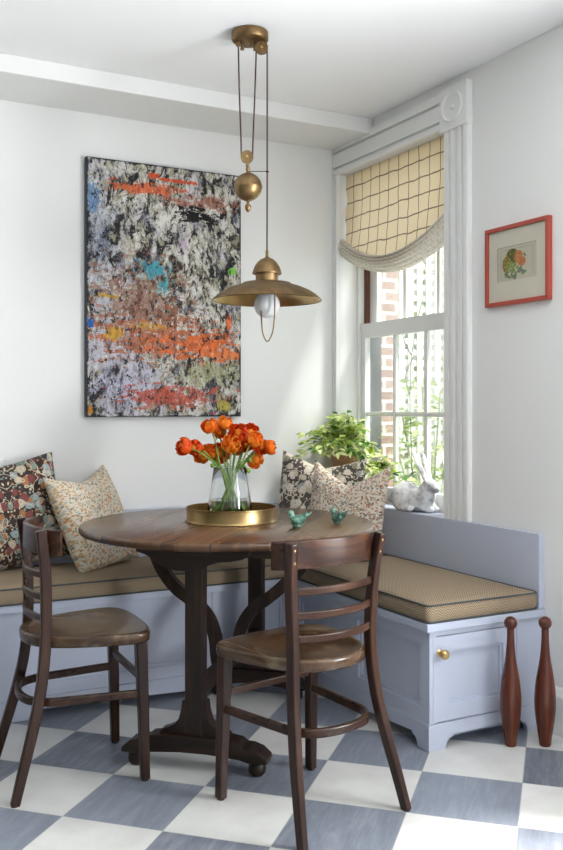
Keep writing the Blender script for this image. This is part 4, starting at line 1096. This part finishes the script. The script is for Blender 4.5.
RS = 1.12
rb = thing('rabbit_figurine', 'weathered white rabbit statue crouching on the window sill', 'figurine', (.055,-.655,.7355), (0,0,R(-72)))
rb.scale = (RS,)*3
# local: +x = facing; yaw turns it towards the room's near side
bm = NB()
ellipsoid(bm, (-.055,0,.060), (.070,.052,.060)); ellipsoid(bm, (.005,0,.052), (.075,.046,.050)); ellipsoid(bm, (.050,0,.060), (.040,.040,.048))
ellipsoid(bm, (-.050,.034,.040), (.046,.024,.040)); ellipsoid(bm, (-.050,-.034,.040), (.046,.024,.040))
ellipsoid(bm, (-.020,.044,.013), (.040,.014,.013)); ellipsoid(bm, (-.020,-.044,.013), (.040,.014,.013))
ellipsoid(bm, (.075,.018,.014), (.030,.013,.013)); ellipsoid(bm, (.075,-.018,.014), (.030,.013,.013)); ellipsoid(bm, (.055,0,.025), (.04,.034,.025))
ellipsoid(bm, (.068,0,.108), (.036,.029,.032)); ellipsoid(bm, (.095,0,.097), (.022,.019,.018)); ellipsoid(bm, (.050,0,.088), (.034,.032,.034))
ellipsoid(bm, (-.126,0,.045), (.018,.018,.018))
fused('rabbit_body', bm, 'rabbit', rb, .0042)
for s in (-1, 1):
    bm = NB(); 
    P = smoothpath([(.062,s*.012,.125), (.050,s*.018,.155), (.034,s*.023,.190), (.016,s*.026,.228), (.006,s*.027,.246)], 5)
    sweep(bm, P, [(.0135*math.cos(a), .0055*math.sin(a)) for a in [2*PI*k/12 for k in range(12)]], (1,0,.5), [.7+.9*math.sin(PI*min(1, (i+3)/(len(P)+3)))*.7 if i < len(P)-1 else .35 for i in range(len(P))])
    obj('ear', bm, 'rabbit', rb, subsurf=1)
    bm = NB(); ellipsoid(bm, (.083,s*.0265,.113), (.006,.003,.0055), seg=12); obj('eye', bm, 'pot_grey', rb)

# ------------------------------------------------------------------ clubs, wall plates
def club(label, x, y):
    t = thing('juggling_club', label, 'club', (x, y, .0), group='turned wooden exercise clubs by the bench end'); t.name = 'exercise_club'
    pf = [(0,.001), (.019,.001), (.021,.004), (.024,.03), (.030,.07), (.036,.115), (.0385,.155), (.037,.195), (.032,.240), (.025,.280), (.019,.315), (.0155,.350), (.0135,.385), (.0130,.415), (.0145,.424)]
    P = [Vector((r, 0, z)) for r, z in pf[2:]]; sp = smoothpath([(p.x, 0, p.z) for p in P], 4)
    bm = NB(); lathe(bm, pf[:2]+[(p.x, p.z) for p in sp]+[(0,.425)], 48); b = obj('club_body', bm, 'club', t, ang=50)
    bm = NB(); r = .0235; lathe(bm, [(0,.418)]+[(r*math.sin(a), .442-r*math.cos(a)) for a in [PI*k/20 for k in range(4, 20)]]+[(0,.442+r)], 32); obj('ball_end', bm, 'club', t)
club('reddish-brown wooden club in front of the panelled bench door', -.215, -1.590)
club('reddish-brown wooden club nearest the right wall', -.105, -1.648)
ou = thing('wall_outlet', 'white outlet plate on the wall at the right edge, above the clubs', 'outlet', (WX-.0005,-1.655,.487))
bm = NB(); box(bm, -.006, 0, -.038, .050, -.060, .060); obj('cover_plate', bm, 'plate', ou, smooth=False, bevel=.003)
for z in (-.028, .028):
    bm = NB(); box(bm, -.008, -.006, -.014, .022, z-.016, z+.016); s_ = obj('socket', bm, 'plate', ou, smooth=False, bevel=.001)
    bm = NB(); box(bm, -.0086, -.0079, -.004, -.002, z-.005, z+.007); box(bm, -.0086, -.0079, .009, .011, z-.005, z+.007); obj('slot', bm, 'black', s_, smooth=False)
sw = thing('light_switch', 'white switch plate on the wall at the left edge, just above the dark floral pillow', 'switch', (-1.722,-.0005,.935))
bm = NB(); box(bm, -.036, .036, -.006, 0, -.058, .058); obj('cover_plate', bm, 'plate', sw, smooth=False, bevel=.003)
bm = NB(); box(bm, -.006, .006, -.014, -.006, -.012, .012); obj('toggle', bm, 'plate', sw, smooth=False, bevel=.002)

# ------------------------------------------------------------------ outside the window
bm = NB(); box(bm, .26, 14, -6, 14, -.35, -.3); struct(obj('ground', bm, 'ground', smooth=False))
br = thing('brick_building', 'pale red brick house corner seen through the left column of window panes', 'building', (1.18,1.25,-.3))
bm = NB(); box(bm, -.62, .12, 0, .5, 0, 4.6); obj('brick_wall', bm, 'brick', br, smooth=False)
bm = NB(); box(bm, -.24, -.06, -.05, -.002, .6, 1.98)
for k in range(15): box(bm, -.22, -.08, -.058, -.05, .66+k*.085, .72+k*.085)
obj('shutter', bm, 'shutter', br, smooth=False)
bm = NB(); box(bm, -.16, -.06, -.03, -.002, 2.0, 4.2); obj('white_trim', bm, 'trim', br, smooth=False)
lt = thing('lattice_fence', 'tall white lattice screen standing in the garden outside the window', 'fence', (2.4,2.2,-.3))
bm = NB(); sp = .092; n = 25
for k in range(n): box(bm, -1.15+k*sp, -1.15+k*sp+.048, -.006, .006, .1, 4.2)
for k in range(45): box(bm, -1.18, 1.15, .0065, .016, .12+k*sp, .12+k*sp+.048)
obj('lattice_panel', bm, 'lattice', lt, smooth=False)
for x in (-1.22, 0.0, 1.2): bm = NB(); box(bm, x-.04, x+.04, .02, .10, 0, 4.3); obj('fence_post', bm, 'lattice', lt, smooth=False)
def bush(label, loc, w, d, h, n, ls, seed):
    t = thing('garden_shrub', label, 'shrub', loc); rnd = random.Random(seed); bm = NB(); bs = NB()
    for k in range(12):
        a = rnd.uniform(0, 2*PI); e = Vector((math.cos(a)*w*.4, math.sin(a)*d*.4, h*rnd.uniform(.6, 1)))
        tube(bs, smoothpath([(0,0,0), (e.x*.4, e.y*.4, e.z*.5), e], 4), .008, 6)
    for k in range(n):
        a = rnd.uniform(0, 2*PI); r = rnd.random()**.5; z = rnd.random()
        q = Vector((math.cos(a)*r*w*.5, math.sin(a)*r*d*.5, h*z)); aa = rnd.uniform(0, 2*PI)
        leaf_geo(bm, q, Vector((math.cos(aa), math.sin(aa), rnd.uniform(-.4, .6))), ls*rnd.uniform(.7, 1.3), ls*.55, .2, rnd.uniform(-.8, .8), rnd)
    obj('branches', bs, 'garden_leaf', t); obj('foliage', bm, 'garden_leaf', t, ang=180)
bush('leafy shrub growing in front of the white lattice outside', (1.95,1.75,-.3), .9, .5, 1.75, 420, .085, 4)
bush('tall pale green shrub behind the white lattice outside', (2.7,3.3,-.3), 2.6, .9, 4.0, 1500, .14, 6)
nb = thing('neighbour_house', 'grey-green rendered house behind the lattice screen outside', 'house', (4.5,6.2,-.3))
bm = NB(); box(bm, -3.0, 3.0, 0, 2, 0, 6.5); obj('house_wall', bm, 'far_wall', nb, smooth=False)
bm = NB(); prism(bm, [(-3.2,6.5), (3.2,6.5), (0,8)], 'xz', -.2, 2.2); obj('roof', bm, 'shutter', nb, smooth=False)
# bare twig in front of the lattice
tg = thing('garden_twig', 'thin bare twig rising outside the upper window panes', 'twig', (1.55,1.45,-.3))
bm = NB(); tube(bm, smoothpath([(0,0,0), (.02,0,.9), (.0,0,1.6), (.03,0,2.0), (.12,0,2.35)], 6), .0035, 6); tube(bm, smoothpath([(.0,0,1.6), (-.04,0,1.75), (.05,.02,1.9)], 4), .004, 6); tube(bm, smoothpath([(.02,0,1.9), (-.05,0,2.0), (-.06,.02,2.12)], 4), .004, 6)
obj('twig_stem', bm, 'walnut', tg)

# ------------------------------------------------------------------ light
wd = bpy.data.worlds.new('world'); bpy.context.scene.world = wd; wd.use_nodes = True
bg = wd.node_tree.nodes['Background']; bg.inputs[0].default_value = (.90,.95,1.0,1); bg.inputs[1].default_value = 2.5
def area(name, loc, rot, sx, sy, power, col=(1,1,1), spread=180):
    l = bpy.data.lights.new(name, 'AREA'); l.shape = 'RECTANGLE'; l.size = sx; l.size_y = sy; l.energy = power; l.color = col; l.spread = R(spread)
    o = bpy.data.objects.new(name, l); C.objects.link(o); o.location = loc; o.rotation_euler = rot; return o
# daylight through the two windows, plus an unseen rear opening added for fill
def portal(name, loc, rot, sx, sy):
    o = area(name, loc, rot, sx, sy, 0); o.data.cycles.is_portal = True
portal('daylight_opening_window', (.27,(W1[0]+W1[1])/2,1.585), (0,R(90),0), 1.70, .885)
portal('fill_opening_rear', (-.55,-6.02,1.15), (R(90),0,R(0)), .9, 2.3)  # opening behind the camera, added to let in fill light
bm = NB(); 
for a in ((-5.2,-1.0,-.08,CEIL-.001), (-.1,WX,-.08,CEIL-.001), (-1.0,-.1,2.3,CEIL-.001), (-1.0,-.1,-.08,0)): box(bm, a[0], a[1], -6.1, -6.001, a[2], a[3])  # unseen end wall, with a gap added and sized for the fill light
struct(obj('wall_front', bm, 'wall', smooth=False))
area('daylight_window_2', (.34,ym,1.45), (0,R(116),0), 1.60, 1.15, 180, (.95,.98,1.0))
sl = bpy.data.lights.new('sun', 'SUN'); sl.energy = 14.0; sl.angle = R(9); sl.color = (1,.96,.90)
so = bpy.data.objects.new('sun', sl); C.objects.link(so)
so.rotation_euler = Vector((.42,-.30,1.0)).to_track_quat('Z', 'Y').to_euler()

# ------------------------------------------------------------------ camera
cd = bpy.data.cameras.new('camera'); co = bpy.data.objects.new('camera', cd); C.objects.link(co)
co.location = (-2.49,-4.11,1.22); co.rotation_euler = (R(90), 0, R(-28))
cd.sensor_fit = 'HORIZONTAL'; cd.sensor_width = 36; cd.lens = 914/563*36
cd.shift_y = -18/563; cd.clip_start = .05
sc = bpy.context.scene; sc.camera = co
sc.view_settings.view_transform = 'Standard'; sc.view_settings.look = 'None'; sc.view_settings.gamma = 1; sc.view_settings.use_curve_mapping = False
sc.view_settings.exposure = .30
sc.cycles.use_denoising = True; sc.cycles.max_bounces = 10; sc.cycles.diffuse_bounces = 5; sc.cycles.glossy_bounces = 4; sc.cycles.transmission_bounces = 8; sc.cycles.transparent_max_bounces = 16
sc.cycles.sample_clamp_indirect = 6; sc.cycles.caustics_reflective = False
